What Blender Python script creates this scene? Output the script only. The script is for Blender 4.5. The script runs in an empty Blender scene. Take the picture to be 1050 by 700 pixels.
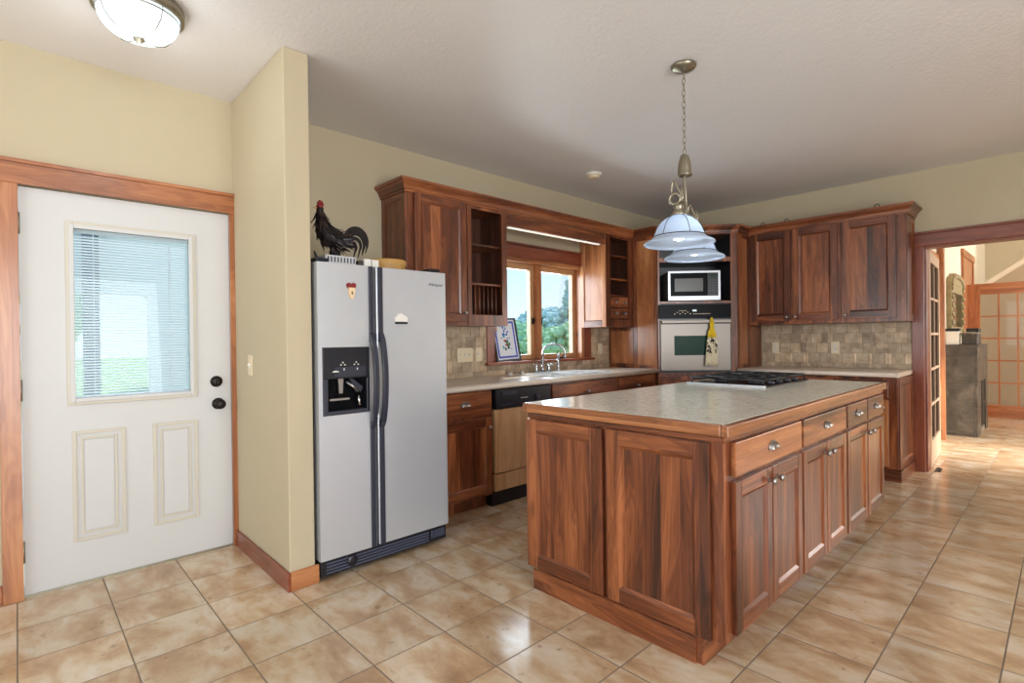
import bpy, bmesh, math, random
from math import sin, cos, pi, radians
from mathutils import Vector, Matrix
random.seed(7)
SC = bpy.context.scene
COL = SC.collection

# ------------------------------------------------------------------ camera, world, light, exposure
cam_d = bpy.data.cameras.new('camera'); cam = bpy.data.objects.new('camera', cam_d); COL.objects.link(cam)
cam_d.sensor_width = 36; cam_d.lens = 538.27 / 1050 * 36; cam_d.clip_start = .05
yaw, pitch, roll = radians(46.6588), radians(-.2502), radians(-.7157)
fw = Vector((-sin(yaw) * cos(pitch), cos(yaw) * cos(pitch), sin(pitch)))
rt = Vector((cos(yaw), sin(yaw), 0)); up = rt.cross(fw)
r2 = rt * cos(roll) + up * sin(roll); u2 = -rt * sin(roll) + up * cos(roll)
cam.matrix_world = Matrix(((r2.x, u2.x, -fw.x, 0), (r2.y, u2.y, -fw.y, 0), (r2.z, u2.z, -fw.z, 1.2355), (0, 0, 0, 1)))
SC.camera = cam
SC.view_settings.view_transform = 'Standard'; SC.view_settings.look = 'None'
SC.view_settings.gamma = 1; SC.view_settings.use_curve_mapping = False
SC.view_settings.exposure = 0.07
SC.cycles.use_denoising = True
SC.cycles.max_bounces = 10; SC.cycles.diffuse_bounces = 6; SC.cycles.glossy_bounces = 4
SC.cycles.transparent_max_bounces = 16; SC.cycles.caustics_reflective = False; SC.cycles.caustics_refractive = False
SC.cycles.sample_clamp_indirect = 6

def lin(r, g, b, a=1):
    f = lambda c: (c / 255 / 12.92) if c / 255 <= .04045 else ((c / 255 + .055) / 1.055) ** 2.4
    return (f(r), f(g), f(b), a)

world = bpy.data.worlds.new('sky'); SC.world = world; world.use_nodes = True
wn = world.node_tree; wn.nodes.clear()
wo = wn.nodes.new('ShaderNodeOutputWorld'); wb = wn.nodes.new('ShaderNodeBackground')
wg = wn.nodes.new('ShaderNodeTexCoord'); ws = wn.nodes.new('ShaderNodeSeparateXYZ'); wr = wn.nodes.new('ShaderNodeValToRGB')
wn.links.new(wg.outputs['Generated'], ws.inputs[0]); wn.links.new(ws.outputs['Z'], wr.inputs[0])
wr.color_ramp.elements[0].position = 0.0; wr.color_ramp.elements[0].color = lin(222, 236, 244)
wr.color_ramp.elements[1].position = .35; wr.color_ramp.elements[1].color = lin(132, 198, 240)
wn.links.new(wr.outputs[0], wb.inputs[0]); wb.inputs[1].default_value = 1.4
wn.links.new(wb.outputs[0], wo.inputs[0])

def area(name, loc, target, sx, sy, power, col=(1, 1, 1), spread=pi):
    d = bpy.data.lights.new(name, 'AREA'); d.shape = 'RECTANGLE'; d.size = sx; d.size_y = sy
    d.energy = power; d.color = col; d.spread = spread
    o = bpy.data.objects.new(name, d); COL.objects.link(o); o.location = loc
    o.rotation_euler = (Vector(target) - Vector(loc)).to_track_quat('-Z', 'Y').to_euler()
    return o
def sun(name, direction, power, col, ang=1.0):
    d = bpy.data.lights.new(name, 'SUN'); d.energy = power; d.color = col; d.angle = radians(ang)
    o = bpy.data.objects.new(name, d); COL.objects.link(o)
    o.rotation_euler = Vector(direction).to_track_quat('-Z', 'Y').to_euler()
    return o
# daylight lamps added at unseen openings behind and to the right of the camera
area('unseen_daylight_right', (3.05, .5, 1.2), (-1, 2.0, 1.5), 2.7, 2.1, 170, (.93, .965, 1))
area('unseen_daylight_back', (-1.5, -2.7, 1.5), (-1.5, 2, 1.6), 3.3, 1.5, 58, (.94, .97, 1))
area('daylight_sink_window', (-4.15, 3.75, 1.55), (0, 3.4, .9), 1.7, 1.2, 75, (.8, .9, 1))
area('daylight_hall', (1.6, 7.2, 1.4), (-.8, 7.2, 0.2), .8, 1.6, 34, (1, .98, .96), radians(60))
area('added_living_fill', (2.7, 9.8, 2.0), (-.8, 9.6, 1.2), 2.2, 1.8, 170, (1, .98, .95))  # lamp added to brighten the far room, no window built for it
area('added_stair_fill', (2.5, 12.4, 2.9), (-.6, 12.9, 2.2), .9, .9, 55, (1, .98, .95))  # lamp added to brighten the upper stair wall, no window there
sun('sun', (.5, -.35, -.95), 3.6, (1, .96, .9), 1.5)

# ------------------------------------------------------------------ materials
MATS = {}
def newmat(name):
    m = bpy.data.materials.new(name); m.use_nodes = True; MATS[name] = m
    nt = m.node_tree; b = nt.nodes['Principled BSDF']
    return m, nt, b
def N(nt, t, **kw):
    n = nt.nodes.new('ShaderNode' + t)
    for k, v in kw.items(): setattr(n, k, v)
    return n
def plain(name, rgb, rough=.5, metal=0, emit=0, noise=0, nscale=20, bump=0, bscale=60, spec=.5, coat=0):
    m, nt, b = newmat(name); c = lin(*rgb)
    b.inputs['Base Color'].default_value = c; b.inputs['Roughness'].default_value = rough
    b.inputs['Metallic'].default_value = metal; b.inputs['Specular IOR Level'].default_value = spec
    b.inputs['Coat Weight'].default_value = coat
    tc = N(nt, 'TexCoord')
    if noise:
        n = N(nt, 'TexNoise'); n.inputs['Scale'].default_value = nscale; n.inputs['Detail'].default_value = 4
        nt.links.new(tc.outputs['Object'], n.inputs['Vector'])
        mx = N(nt, 'Mix', data_type='RGBA'); mx.inputs[6].default_value = tuple(x * (1 - noise) for x in c[:3]) + (1,)
        mx.inputs[7].default_value = tuple(min(1, x * (1 + noise)) for x in c[:3]) + (1,)
        nt.links.new(n.outputs['Fac'], mx.inputs[0]); nt.links.new(mx.outputs[2], b.inputs['Base Color'])
    if bump:
        n = N(nt, 'TexNoise'); n.inputs['Scale'].default_value = bscale; n.inputs['Detail'].default_value = 5
        nt.links.new(tc.outputs['Object'], n.inputs['Vector'])
        bp = N(nt, 'Bump'); bp.inputs['Strength'].default_value = bump; bp.inputs['Distance'].default_value = .01
        nt.links.new(n.outputs['Fac'], bp.inputs['Height']); nt.links.new(bp.outputs[0], b.inputs['Normal'])
    if emit:
        b.inputs['Emission Color'].default_value = c; b.inputs['Emission Strength'].default_value = emit
    return m

def wood(name, dark, mid, light, axis, rough=.3, board=.085, var=.27, coat=.3):
    """knotty hardwood, grain running along axis ('x','y','z')"""
    m, nt, b = newmat(name); L = nt.links
    tc = N(nt, 'TexCoord'); oi = N(nt, 'ObjectInfo')
    off = N(nt, 'Vector' + 'Math', operation='SCALE'); cmb = N(nt, 'CombineXYZ')
    mul = N(nt, 'Math', operation='MULTIPLY'); mul.inputs[1].default_value = 37.0
    L.new(oi.outputs['Random'], mul.inputs[0])
    for i in range(3): L.new(mul.outputs[0], cmb.inputs[i])
    add = N(nt, 'VectorMath', operation='ADD'); L.new(tc.outputs['Object'], add.inputs[0]); L.new(cmb.outputs[0], add.inputs[1])
    # board id
    sep = N(nt, 'SeparateXYZ'); L.new(add.outputs[0], sep.inputs[0])
    cr = [a for a in 'xyz' if a != axis]
    ids = []
    for a in cr:
        d = N(nt, 'Math', operation='DIVIDE'); d.inputs[1].default_value = board; L.new(sep.outputs['xyz'.index(a)], d.inputs[0])
        f = N(nt, 'Math', operation='FLOOR'); L.new(d.outputs[0], f.inputs[0]); ids.append(f)
    c2 = N(nt, 'CombineXYZ'); L.new(ids[0].outputs[0], c2.inputs[0]); L.new(ids[1].outputs[0], c2.inputs[1]); L.new(oi.outputs['Random'], c2.inputs[2])
    wnz = N(nt, 'TexWhiteNoise', noise_dimensions='3D'); L.new(c2.outputs[0], wnz.inputs['Vector'])
    # shift grain along the board
    sc = N(nt, 'VectorMath', operation='SCALE'); sc.inputs['Scale'].default_value = 5.0; L.new(wnz.outputs['Color'], sc.inputs[0])
    add2 = N(nt, 'VectorMath', operation='ADD'); L.new(add.outputs[0], add2.inputs[0]); L.new(sc.outputs[0], add2.inputs[1])
    mp = N(nt, 'Mapping'); s = [7.5, 7.5, 7.5]; s['xyz'.index(axis)] = .85; mp.inputs['Scale'].default_value = s
    L.new(add2.outputs[0], mp.inputs['Vector'])
    n1 = N(nt, 'TexNoise'); n1.inputs['Scale'].default_value = 1.3; n1.inputs['Detail'].default_value = 3; n1.inputs['Distortion'].default_value = .7
    L.new(mp.outputs[0], n1.inputs['Vector'])
    # growth rings from the noise
    rg = N(nt, 'Math', operation='MULTIPLY'); rg.inputs[1].default_value = 75; L.new(n1.outputs['Fac'], rg.inputs[0])
    sn = N(nt, 'Math', operation='SINE'); L.new(rg.outputs[0], sn.inputs[0])
    ml = N(nt, 'Math', operation='MULTIPLY_ADD'); ml.inputs[1].default_value = .05; L.new(sn.outputs[0], ml.inputs[0]); L.new(n1.outputs['Fac'], ml.inputs[2])
    mp2 = N(nt, 'Mapping'); s = [90., 90., 90.]; s['xyz'.index(axis)] = 3.; mp2.inputs['Scale'].default_value = s
    L.new(add2.outputs[0], mp2.inputs['Vector'])
    n2 = N(nt, 'TexNoise'); n2.inputs['Scale'].default_value = 1; n2.inputs['Detail'].default_value = 3; L.new(mp2.outputs[0], n2.inputs['Vector'])
    ad = N(nt, 'Math', operation='MULTIPLY_ADD'); ad.inputs[1].default_value = .36; L.new(n2.outputs['Fac'], ad.inputs[0]); L.new(ml.outputs[0], ad.inputs[2])
    vr = N(nt, 'Math', operation='MULTIPLY_ADD'); vr.inputs[1].default_value = var; L.new(wnz.outputs['Value'], vr.inputs[0]); L.new(ad.outputs[0], vr.inputs[2])
    sb = N(nt, 'Math', operation='SUBTRACT'); sb.inputs[1].default_value = .18 + var / 2; L.new(vr.outputs[0], sb.inputs[0])
    rp = N(nt, 'ValToRGB'); e = rp.color_ramp.elements
    e[0].position = .22; e[0].color = lin(*dark); e[1].position = .8; e[1].color = lin(*light)
    k = e.new(.5); k.color = lin(*mid)
    L.new(sb.outputs[0], rp.inputs[0])
    # knots
    mp3 = N(nt, 'Mapping'); s = [3.2, 3.2, 3.2]; s['xyz'.index(axis)] = 1.7; mp3.inputs['Scale'].default_value = s; L.new(add2.outputs[0], mp3.inputs['Vector'])
    vo = N(nt, 'TexVoronoi'); vo.inputs['Scale'].default_value = 1; L.new(mp3.outputs[0], vo.inputs['Vector'])
    kr = N(nt, 'MapRange'); kr.inputs[1].default_value = .02; kr.inputs[2].default_value = .1; kr.inputs[3].default_value = .6; kr.inputs[4].default_value = 0
    L.new(vo.outputs['Distance'], kr.inputs[0])
    mx = N(nt, 'Mix', data_type='RGBA'); L.new(kr.outputs[0], mx.inputs[0]); L.new(rp.outputs[0], mx.inputs[6]); mx.inputs[7].default_value = lin(46, 22, 14)
    L.new(mx.outputs[2], b.inputs['Base Color'])
    b.inputs['Roughness'].default_value = rough; b.inputs['Coat Weight'].default_value = coat; b.inputs['Coat Roughness'].default_value = .2
    bp = N(nt, 'Bump'); bp.inputs['Strength'].default_value = .08; bp.inputs['Distance'].default_value = .004
    L.new(n2.outputs['Fac'], bp.inputs['Height']); L.new(bp.outputs[0], b.inputs['Normal'])
    return m
CD, CM, CL = (56, 27, 17), (112, 59, 34), (168, 101, 60)
WX, WY, WZ = [wood('cabinet_wood_' + a, CD, CM, CL, a) for a in 'xyz']
OD, OM, OL = (128, 74, 44), (172, 108, 66), (202, 142, 94)
OX, OY, OZ = [wood('honey_wood_' + a, OD, OM, OL, a, board=.3, var=.12) for a in 'xyz']
RD, RM, RL = (92, 38, 24), (126, 62, 42), (156, 88, 60)
RX, RY, RZ = [wood('trim_wood_' + a, RD, RM, RL, a, board=.3, var=.12) for a in 'xyz']
EX, EY = [wood('edge_wood_' + a, (92, 52, 31), (144, 88, 52), (184, 124, 80), a, board=.3, var=.12) for a in 'xy']
SAZ, SAY = [wood('sash_wood_' + a, (150, 100, 62), (192, 146, 102), (216, 178, 138), a, board=.3, var=.1) for a in 'zy']
LD, LM, LL = (150, 96, 52), (196, 142, 88), (222, 176, 122)
BX, BZ = wood('butcher_x', LD, LM, LL, 'y', board=.04), wood('pale_veneer', (186, 140, 98), (208, 164, 122), (222, 184, 144), 'z', board=.4, var=.08, rough=.5, coat=0)
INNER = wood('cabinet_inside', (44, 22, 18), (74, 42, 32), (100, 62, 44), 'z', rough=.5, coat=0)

WALL = plain('wall_paint', (194, 181, 153), .75, noise=.03, nscale=3, bump=.12, bscale=220, spec=.25)
HALLW = plain('hall_paint', (224, 215, 196), .75, spec=.25)
GREIGE = plain('stair_paint', (176, 160, 136), .8, spec=.2)
CEIL = plain('ceiling_paint', (228, 226, 226), .4, noise=.02, nscale=4, bump=.28, bscale=55, spec=.35)
WHITE_DOOR = plain('door_paint', (208, 208, 207), .42, noise=.015, nscale=3)
DOOR_TRIM = plain('door_moulding', (206, 200, 186), .45)
STEEL = plain('stainless', (208, 212, 218), .34, metal=.55, noise=.04, nscale=6)
STEEL_W = plain('stainless_warm', (150, 142, 134), .42, metal=.6, noise=.04, nscale=6)
CHROME = plain('chrome', (200, 202, 206), .14, metal=1)
NICKEL = plain('brushed_nickel', (150, 142, 124), .38, metal=.9)
PEWTER = plain('pewter', (168, 164, 160), .34, metal=.95)
BLACKP = plain('black_plastic', (26, 27, 34), .32)
DARKP = plain('dark_plastic', (48, 50, 62), .34)
BLACKG = plain('black_glass', (8, 9, 12), .3, spec=.08)
IRON = plain('cast_iron', (30, 31, 36), .42, bump=.1)
BRONZE = plain('dark_bronze', (38, 32, 28), .4, metal=.7)
GREENG = plain('oven_glass', (30, 62, 48), .3, spec=.1)
GREYG = plain('microwave_glass', (92, 92, 92), .2)
WHITEP = plain('white_plastic', (232, 228, 220), .4)
IVORY = plain('ivory_plastic', (226, 210, 178), .4)
PORC = plain('sink_enamel', (226, 226, 226), .18)
LAMIN = plain('laminate_top', (222, 208, 192), .3, noise=.1, nscale=90)
RED = plain('red_paint', (128, 22, 24), .45); CREAM = plain('cream_paint', (228, 200, 160), .5)
BLACKF = plain('feather_black', (26, 20, 22), .42, metal=.3, noise=.5, nscale=60)
FEATH2 = plain('feather_umber', (62, 46, 42), .4, metal=.4)
STRAW = plain('bentwood', (196, 150, 84), .5, noise=.2, nscale=30)
SILVER = plain('silver_box', (198, 198, 200), .35, noise=.15, nscale=40)
YELLOW = plain('yellow_crochet', (226, 192, 44), .9, bump=.5, bscale=120)
GRASS = plain('grass', (168, 186, 130), .9, noise=.4, nscale=1.2)
LEAF = plain('leaf', (176, 200, 160), .8, noise=.45, nscale=2.5)  # pale haze put into the leaf green
LEAF_HAZE = plain('leaf_haze', (176, 198, 200), .8, noise=.35, nscale=1)  # bluish distance haze put into the leaf colour
BARK = plain('bark', (84, 68, 54), .9, noise=.3)
CONC = plain('concrete', (214, 212, 204), .8, noise=.08)
PORCH = plain('porch_siding', (236, 236, 238), .8)
POSTG = plain('porch_post', (104, 112, 122), .7)
SPONGE = plain('soap_white', (230, 228, 224), .4)
GREYSTUFF = plain('weathered_frame', (150, 136, 100), .6, noise=.5, nscale=28, bump=.6, bscale=30)
BASKETM = plain('dark_woven', (66, 60, 54), .7, noise=.6, nscale=60, bump=.6, bscale=90)
SOOT = plain('soot', (12, 12, 13), .7)

def glass(name, tint, refl=.5, rough=.02):
    m = bpy.data.materials.new(name); m.use_nodes = True; nt = m.node_tree; nt.nodes.clear(); L = nt.links
    o = N(nt, 'OutputMaterial'); mx = N(nt, 'MixShader'); tr = N(nt, 'BsdfTransparent'); gl = N(nt, 'BsdfGlossy'); fr = N(nt, 'LayerWeight')
    fr.inputs['Blend'].default_value = .25; tr.inputs[0].default_value = tint; gl.inputs['Roughness'].default_value = rough
    ml = N(nt, 'Math', operation='MULTIPLY'); ml.inputs[1].default_value = refl; L.new(fr.outputs['Fresnel'], ml.inputs[0])
    L.new(ml.outputs[0], mx.inputs[0]); L.new(tr.outputs[0], mx.inputs[1]); L.new(gl.outputs[0], mx.inputs[2]); L.new(mx.outputs[0], o.inputs[0])
    return m
GLASS = glass('window_glass', (.96, .98, .97, 1), .2); DGLASS = glass('door_glass', (.94, .96, .96, 1), .4); TGLASS = glass('dark_glass', (.3, .16, .12, 1), .5)
def shade_glass(name, col, emit=0):
    m = bpy.data.materials.new(name); m.use_nodes = True; nt = m.node_tree; nt.nodes.clear(); L = nt.links
    o = N(nt, 'OutputMaterial'); mx = N(nt, 'MixShader'); mx.inputs[0].default_value = .5
    tl = N(nt, 'BsdfTranslucent'); tl.inputs[0].default_value = col
    pb = N(nt, 'BsdfPrincipled'); pb.inputs['Base Color'].default_value = col; pb.inputs['Roughness'].default_value = .25
    pb.inputs['Emission Color'].default_value = col; pb.inputs['Emission Strength'].default_value = emit
    L.new(tl.outputs[0], mx.inputs[1]); L.new(pb.outputs[0], mx.inputs[2]); L.new(mx.outputs[0], o.inputs[0])
    return m
SHADE = shade_glass('frosted_shade', lin(204, 216, 230)); DOME = shade_glass('lit_dome', lin(236, 250, 255), 1.3)
BLIND = shade_glass('blind_slat', lin(240, 243, 248)); BULB = plain('bulb_glow', (250, 250, 255), .3, emit=5)

# floor tiles
TS, TGX, TGY = .32927, -2.1495, 1.6342
def tile_floor():
    m, nt, b = newmat('floor_tile'); L = nt.links
    tc = N(nt, 'TexCoord'); sp = N(nt, 'SeparateXYZ'); L.new(tc.outputs['Object'], sp.inputs[0])
    fl, fr = [], []
    for i, g in enumerate((TGX, TGY)):
        a = N(nt, 'Math', operation='SUBTRACT'); a.inputs[1].default_value = g; L.new(sp.outputs[i], a.inputs[0])
        d = N(nt, 'Math', operation='DIVIDE'); d.inputs[1].default_value = TS; L.new(a.outputs[0], d.inputs[0])
        f = N(nt, 'Math', operation='FLOOR'); L.new(d.outputs[0], f.inputs[0]); fl.append(f)
        q = N(nt, 'Math', operation='FRACT'); L.new(d.outputs[0], q.inputs[0])
        s = N(nt, 'Math', operation='SUBTRACT'); s.inputs[1].default_value = .5; L.new(q.outputs[0], s.inputs[0])
        ab = N(nt, 'Math', operation='ABSOLUTE'); L.new(s.outputs[0], ab.inputs[0]); fr.append(ab)
    mxm = N(nt, 'Math', operation='MAXIMUM'); L.new(fr[0].outputs[0], mxm.inputs[0]); L.new(fr[1].outputs[0], mxm.inputs[1])
    gr = N(nt, 'MapRange'); gr.inputs[1].default_value = .4895; gr.inputs[2].default_value = .494; L.new(mxm.outputs[0], gr.inputs[0])
    cid = N(nt, 'CombineXYZ'); L.new(fl[0].outputs[0], cid.inputs[0]); L.new(fl[1].outputs[0], cid.inputs[1])
    wn_ = N(nt, 'TexWhiteNoise', noise_dimensions='3D'); L.new(cid.outputs[0], wn_.inputs['Vector'])
    sc = N(nt, 'VectorMath', operation='SCALE'); sc.inputs['Scale'].default_value = 9; L.new(wn_.outputs['Color'], sc.inputs[0])
    ad = N(nt, 'VectorMath', operation='ADD'); L.new(tc.outputs['Object'], ad.inputs[0]); L.new(sc.outputs[0], ad.inputs[1])
    mp = N(nt, 'Mapping'); mp.inputs['Scale'].default_value = (3.2, 5.5, 4); L.new(ad.outputs[0], mp.inputs['Vector'])
    n1 = N(nt, 'TexNoise'); n1.inputs['Scale'].default_value = 1.15; n1.inputs['Detail'].default_value = 7; n1.inputs['Roughness'].default_value = .62; n1.inputs['Distortion'].default_value = .35
    L.new(mp.outputs[0], n1.inputs['Vector'])
    rp = N(nt, 'ValToRGB'); e = rp.color_ramp.elements
    e[0].position = .28; e[0].color = lin(156, 124, 94); e[1].position = .74; e[1].color = lin(218, 208, 194)
    for p, c in ((.42, (184, 152, 118)), (.5, (196, 170, 138)), (.6, (208, 190, 166))): k = e.new(p); k.color = lin(*c)
    L.new(n1.outputs['Fac'], rp.inputs[0])
    # small dark pits
    n3 = N(nt, 'TexNoise'); n3.inputs['Scale'].default_value = 22; n3.inputs['Detail'].default_value = 3; L.new(ad.outputs[0], n3.inputs['Vector'])
    pr = N(nt, 'MapRange'); pr.inputs[1].default_value = .66; pr.inputs[2].default_value = .74; pr.inputs[4].default_value = .5; L.new(n3.outputs['Fac'], pr.inputs[0])
    m1 = N(nt, 'Mix', data_type='RGBA'); L.new(pr.outputs[0], m1.inputs[0]); L.new(rp.outputs[0], m1.inputs[6]); m1.inputs[7].default_value = lin(120, 92, 70)
    hv = N(nt, 'HueSaturation'); vr = N(nt, 'MapRange'); vr.inputs[3].default_value = .9; vr.inputs[4].default_value = 1.08
    L.new(wn_.outputs['Value'], vr.inputs[0]); L.new(vr.outputs[0], hv.inputs['Value']); L.new(m1.outputs[2], hv.inputs['Color'])
    m2 = N(nt, 'Mix', data_type='RGBA'); L.new(gr.outputs[0], m2.inputs[0]); L.new(hv.outputs[0], m2.inputs[6]); m2.inputs[7].default_value = lin(122, 106, 90)
    L.new(m2.outputs[2], b.inputs['Base Color'])
    rr = N(nt, 'MapRange'); rr.inputs[3].default_value = .15; rr.inputs[4].default_value = .8; L.new(gr.outputs[0], rr.inputs[0]); L.new(rr.outputs[0], b.inputs['Roughness'])
    b.inputs['Specular IOR Level'].default_value = .5
    iv = N(nt, 'MapRange'); iv.inputs[3].default_value = 1; iv.inputs[4].default_value = 0; L.new(gr.outputs[0], iv.inputs[0])
    hm = N(nt, 'Math', operation='MULTIPLY_ADD'); hm.inputs[1].default_value = .03; L.new(n1.outputs['Fac'], hm.inputs[0]); L.new(iv.outputs[0], hm.inputs[2])
    bp = N(nt, 'Bump'); bp.inputs['Strength'].default_value = .35; bp.inputs['Distance'].default_value = .004
    L.new(hm.outputs[0], bp.inputs['Height']); L.new(bp.outputs[0], b.inputs['Normal'])
    return m
FLOOR = tile_floor()
def stone(name, cols, scale, rough=.4, detail=6, dist=.4, spots=None):
    m, nt, b = newmat(name); L = nt.links
    tc = N(nt, 'TexCoord'); n1 = N(nt, 'TexNoise'); n1.inputs['Scale'].default_value = scale; n1.inputs['Detail'].default_value = detail
    n1.inputs['Distortion'].default_value = dist; n1.inputs['Roughness'].default_value = .65
    L.new(tc.outputs['Object'], n1.inputs['Vector'])
    rp = N(nt, 'ValToRGB'); e = rp.color_ramp.elements
    e[0].position = .3; e[0].color = lin(*cols[0]); e[1].position = .72; e[1].color = lin(*cols[-1])
    for i, c in enumerate(cols[1:-1]): k = e.new(.3 + .42 * (i + 1) / (len(cols) - 1)); k.color = lin(*c)
    L.new(n1.outputs['Fac'], rp.inputs[0]); L.new(rp.outputs[0], b.inputs['Base Color']); b.inputs['Roughness'].default_value = rough
    return m
GRANITE = stone('granite', [(176, 170, 150), (214, 212, 196), (226, 224, 212), (236, 234, 226)], 34, .16, 8, 1.2)
TRAV = [stone('travertine_%d' % i, [tuple(int(v * k) for v in (160, 136, 110)), tuple(int(v * k) for v in (192, 170, 142)), tuple(int(v * k) for v in (208, 190, 164))], 14, .5)
        for i, k in enumerate((.84, .92, .98, 1.04, 1.14))]
GROUT = plain('grout', (150, 134, 112), .85)
SLATE = stone('slate_tile', [(40, 36, 32), (74, 68, 60), (110, 102, 92)], 6, .35)
SLATEG = plain('slate_grout', (136, 126, 112), .8)

# ------------------------------------------------------------------ geometry helpers
class Fr:
    """a face frame: u runs along the face, d outwards from it, z up"""
    def __init__(s, ox, oy, tx, ty):
        l = math.hypot(tx, ty); s.o = (ox, oy); s.t = (tx / l, ty / l); s.n = (s.t[1], -s.t[0])
    def __call__(s, u, d, z):
        return (s.o[0] + s.t[0] * u + s.n[0] * d, s.o[1] + s.t[1] * u + s.n[1] * d, z)
ID = lambda x, y, z: (x, y, z)
class MB:
    def __init__(s, fr=None): s.v = []; s.f = []; s.m = []; s.sm = []; s.mats = []; s.fr = fr or ID
    def mi(s, mat):
        if mat not in s.mats: s.mats.append(mat)
        return s.mats.index(mat)
    def add(s, vs, fs, mat, smooth=False):
        b = len(s.v); s.v += [s.fr(*p) for p in vs]
        for f in fs: s.f.append([b + i for i in f]); s.m.append(s.mi(mat)); s.sm.append(smooth)
        return s
    def box(s, a0, a1, b0, b1, c0, c1, mat):
        vs = [(a0, b0, c0), (a1, b0, c0), (a1, b1, c0), (a0, b1, c0), (a0, b0, c1), (a1, b0, c1), (a1, b1, c1), (a0, b1, c1)]
        return s.add(vs, [(0, 3, 2, 1), (4, 5, 6, 7), (0, 1, 5, 4), (1, 2, 6, 5), (2, 3, 7, 6), (3, 0, 4, 7)], mat)
    def prism(s, pts, axis, c0, c1, mat, smooth=False):
        """polygon pts extruded along axis index 0/1/2 from c0 to c1"""
        def mk(p, c):
            q = list(p); q.insert(axis, c); return tuple(q)
        n = len(pts); vs = [mk(p, c0) for p in pts] + [mk(p, c1) for p in pts]
        fs = [tuple(range(n))[::-1], tuple(range(n, 2 * n))] + [(i, (i + 1) % n, n + (i + 1) % n, n + i) for i in range(n)]
        return s.add(vs, fs, mat, smooth)
    def lathe(s, prof, c, mat, n=32, axis='z', cap=True):
        vs = []; fs = []
        for (r, h) in prof:
            for k in range(n):
                a = 2 * pi * k / n; x, y = r * cos(a), r * sin(a)
                p = {'z': (x, y, h), 'x': (h, x, y), 'y': (x, h, y)}[axis]
                vs.append((c[0] + p[0], c[1] + p[1], c[2] + p[2]))
        for i in range(len(prof) - 1):
            for k in range(n): fs.append((i * n + k, i * n + (k + 1) % n, (i + 1) * n + (k + 1) % n, (i + 1) * n + k))
        if cap:
            if prof[0][0] > 1e-4: fs.append(tuple(range(n))[::-1])
            if prof[-1][0] > 1e-4: fs.append(tuple((len(prof) - 1) * n + k for k in range(n)))
        return s.add(vs, fs, mat, True)
    def tube(s, pts, r, mat, n=8, closed=False):
        P = [Vector(p) for p in pts]; m = len(P); R = r if isinstance(r, (list, tuple)) else [r] * m
        vs = []; fs = []; ref = None
        for i in range(m):
            if closed: t = P[(i + 1) % m] - P[i - 1]
            else: t = P[min(i + 1, m - 1)] - P[max(i - 1, 0)]
            t.normalize()
            if ref is None: ref = t.orthogonal().normalized()
            ref = (ref - t * ref.dot(t)).normalized(); bi = t.cross(ref)
            for k in range(n):
                a = 2 * pi * k / n; vs.append(tuple(P[i] + (ref * cos(a) + bi * sin(a)) * R[i]))
        for i in range(m if closed else m - 1):
            j = (i + 1) % m
            for k in range(n): fs.append((i * n + k, i * n + (k + 1) % n, j * n + (k + 1) % n, j * n + k))
        if not closed: fs += [tuple(range(n))[::-1], tuple((m - 1) * n + k for k in range(n))]
        return s.add(vs, fs, mat, True)
    def build(s, name, parent=None, origin=None, bevel=0, seg=2, weld=False, solid=0):
        me = bpy.data.meshes.new(name)
        root = parent
        if origin is None:
            if parent is not None:
                origin = tuple(parent.get('_o', (0, 0, 0)))
            else:
                xs, ys, zs = zip(*s.v); origin = ((min(xs) + max(xs)) / 2, (min(ys) + max(ys)) / 2, min(zs))
        me.from_pydata([(p[0] - origin[0], p[1] - origin[1], p[2] - origin[2]) for p in s.v], [], s.f)
        for m in s.mats: me.materials.append(m)
        for i, p in enumerate(me.polygons): p.material_index = s.m[i]; p.use_smooth = s.sm[i]
        bm = bmesh.new(); bm.from_mesh(me)
        if weld: bmesh.ops.remove_doubles(bm, verts=bm.verts, dist=1e-5)
        bmesh.ops.recalc_face_normals(bm, faces=bm.faces); bm.to_mesh(me); bm.free()
        o = bpy.data.objects.new(name, me); COL.objects.link(o)
        if parent is None: o.location = origin
        else: o.parent = parent
        o['_o'] = origin
        if solid:
            md = o.modifiers.new('thickness', 'SOLIDIFY'); md.thickness = solid; md.offset = 0
        if bevel:
            md = o.modifiers.new('bevel', 'BEVEL'); md.width = bevel; md.segments = seg; md.limit_method = 'ANGLE'; md.angle_limit = radians(40)
        return o
def thing(name, label, cat, loc, group=None):
    o = bpy.data.objects.new(name, None); COL.objects.link(o); o.location = loc; o['_o'] = tuple(loc)
    o.empty_display_size = .1
    return tag(o, label, cat, group)
def tag(o, label, cat, group=None, kind=None):
    o['label'] = label; o['category'] = cat
    if group: o['group'] = group
    if kind: o['kind'] = kind
    return o
def struct(o, label=None):
    o['kind'] = 'structure'
    if label: o['label'] = label
    return o
def dup(o, delta, label=None, group=None, parent=None):
    """copy a thing with its parts, shifted by delta"""
    c = o.copy(); COL.objects.link(c)
    if parent is None: c.location = Vector(o.location) + Vector(delta)
    else: c.parent = parent
    if label: c['label'] = label
    if group: c['group'] = group
    for ch in [x for x in bpy.data.objects if x.parent == o]: dup(ch, delta, parent=c)
    return c
def holes(mb, u0, u1, z0, z1, d0, d1, hs, mat):
    us = sorted({u0, u1} | {h[0] for h in hs} | {h[1] for h in hs}); zs = sorted({z0, z1} | {h[2] for h in hs} | {h[3] for h in hs})
    us = [u for u in us if u0 <= u <= u1]; zs = [z for z in zs if z0 <= z <= z1]
    for a, b in zip(us, us[1:]):
        run = None
        for c, d in zip(zs, zs[1:]):
            if any(h[0] <= a and b <= h[1] and h[2] <= c and d <= h[3] for h in hs): continue
            mb.box(a, b, d0, d1, c, d, mat)
    return mb
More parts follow.
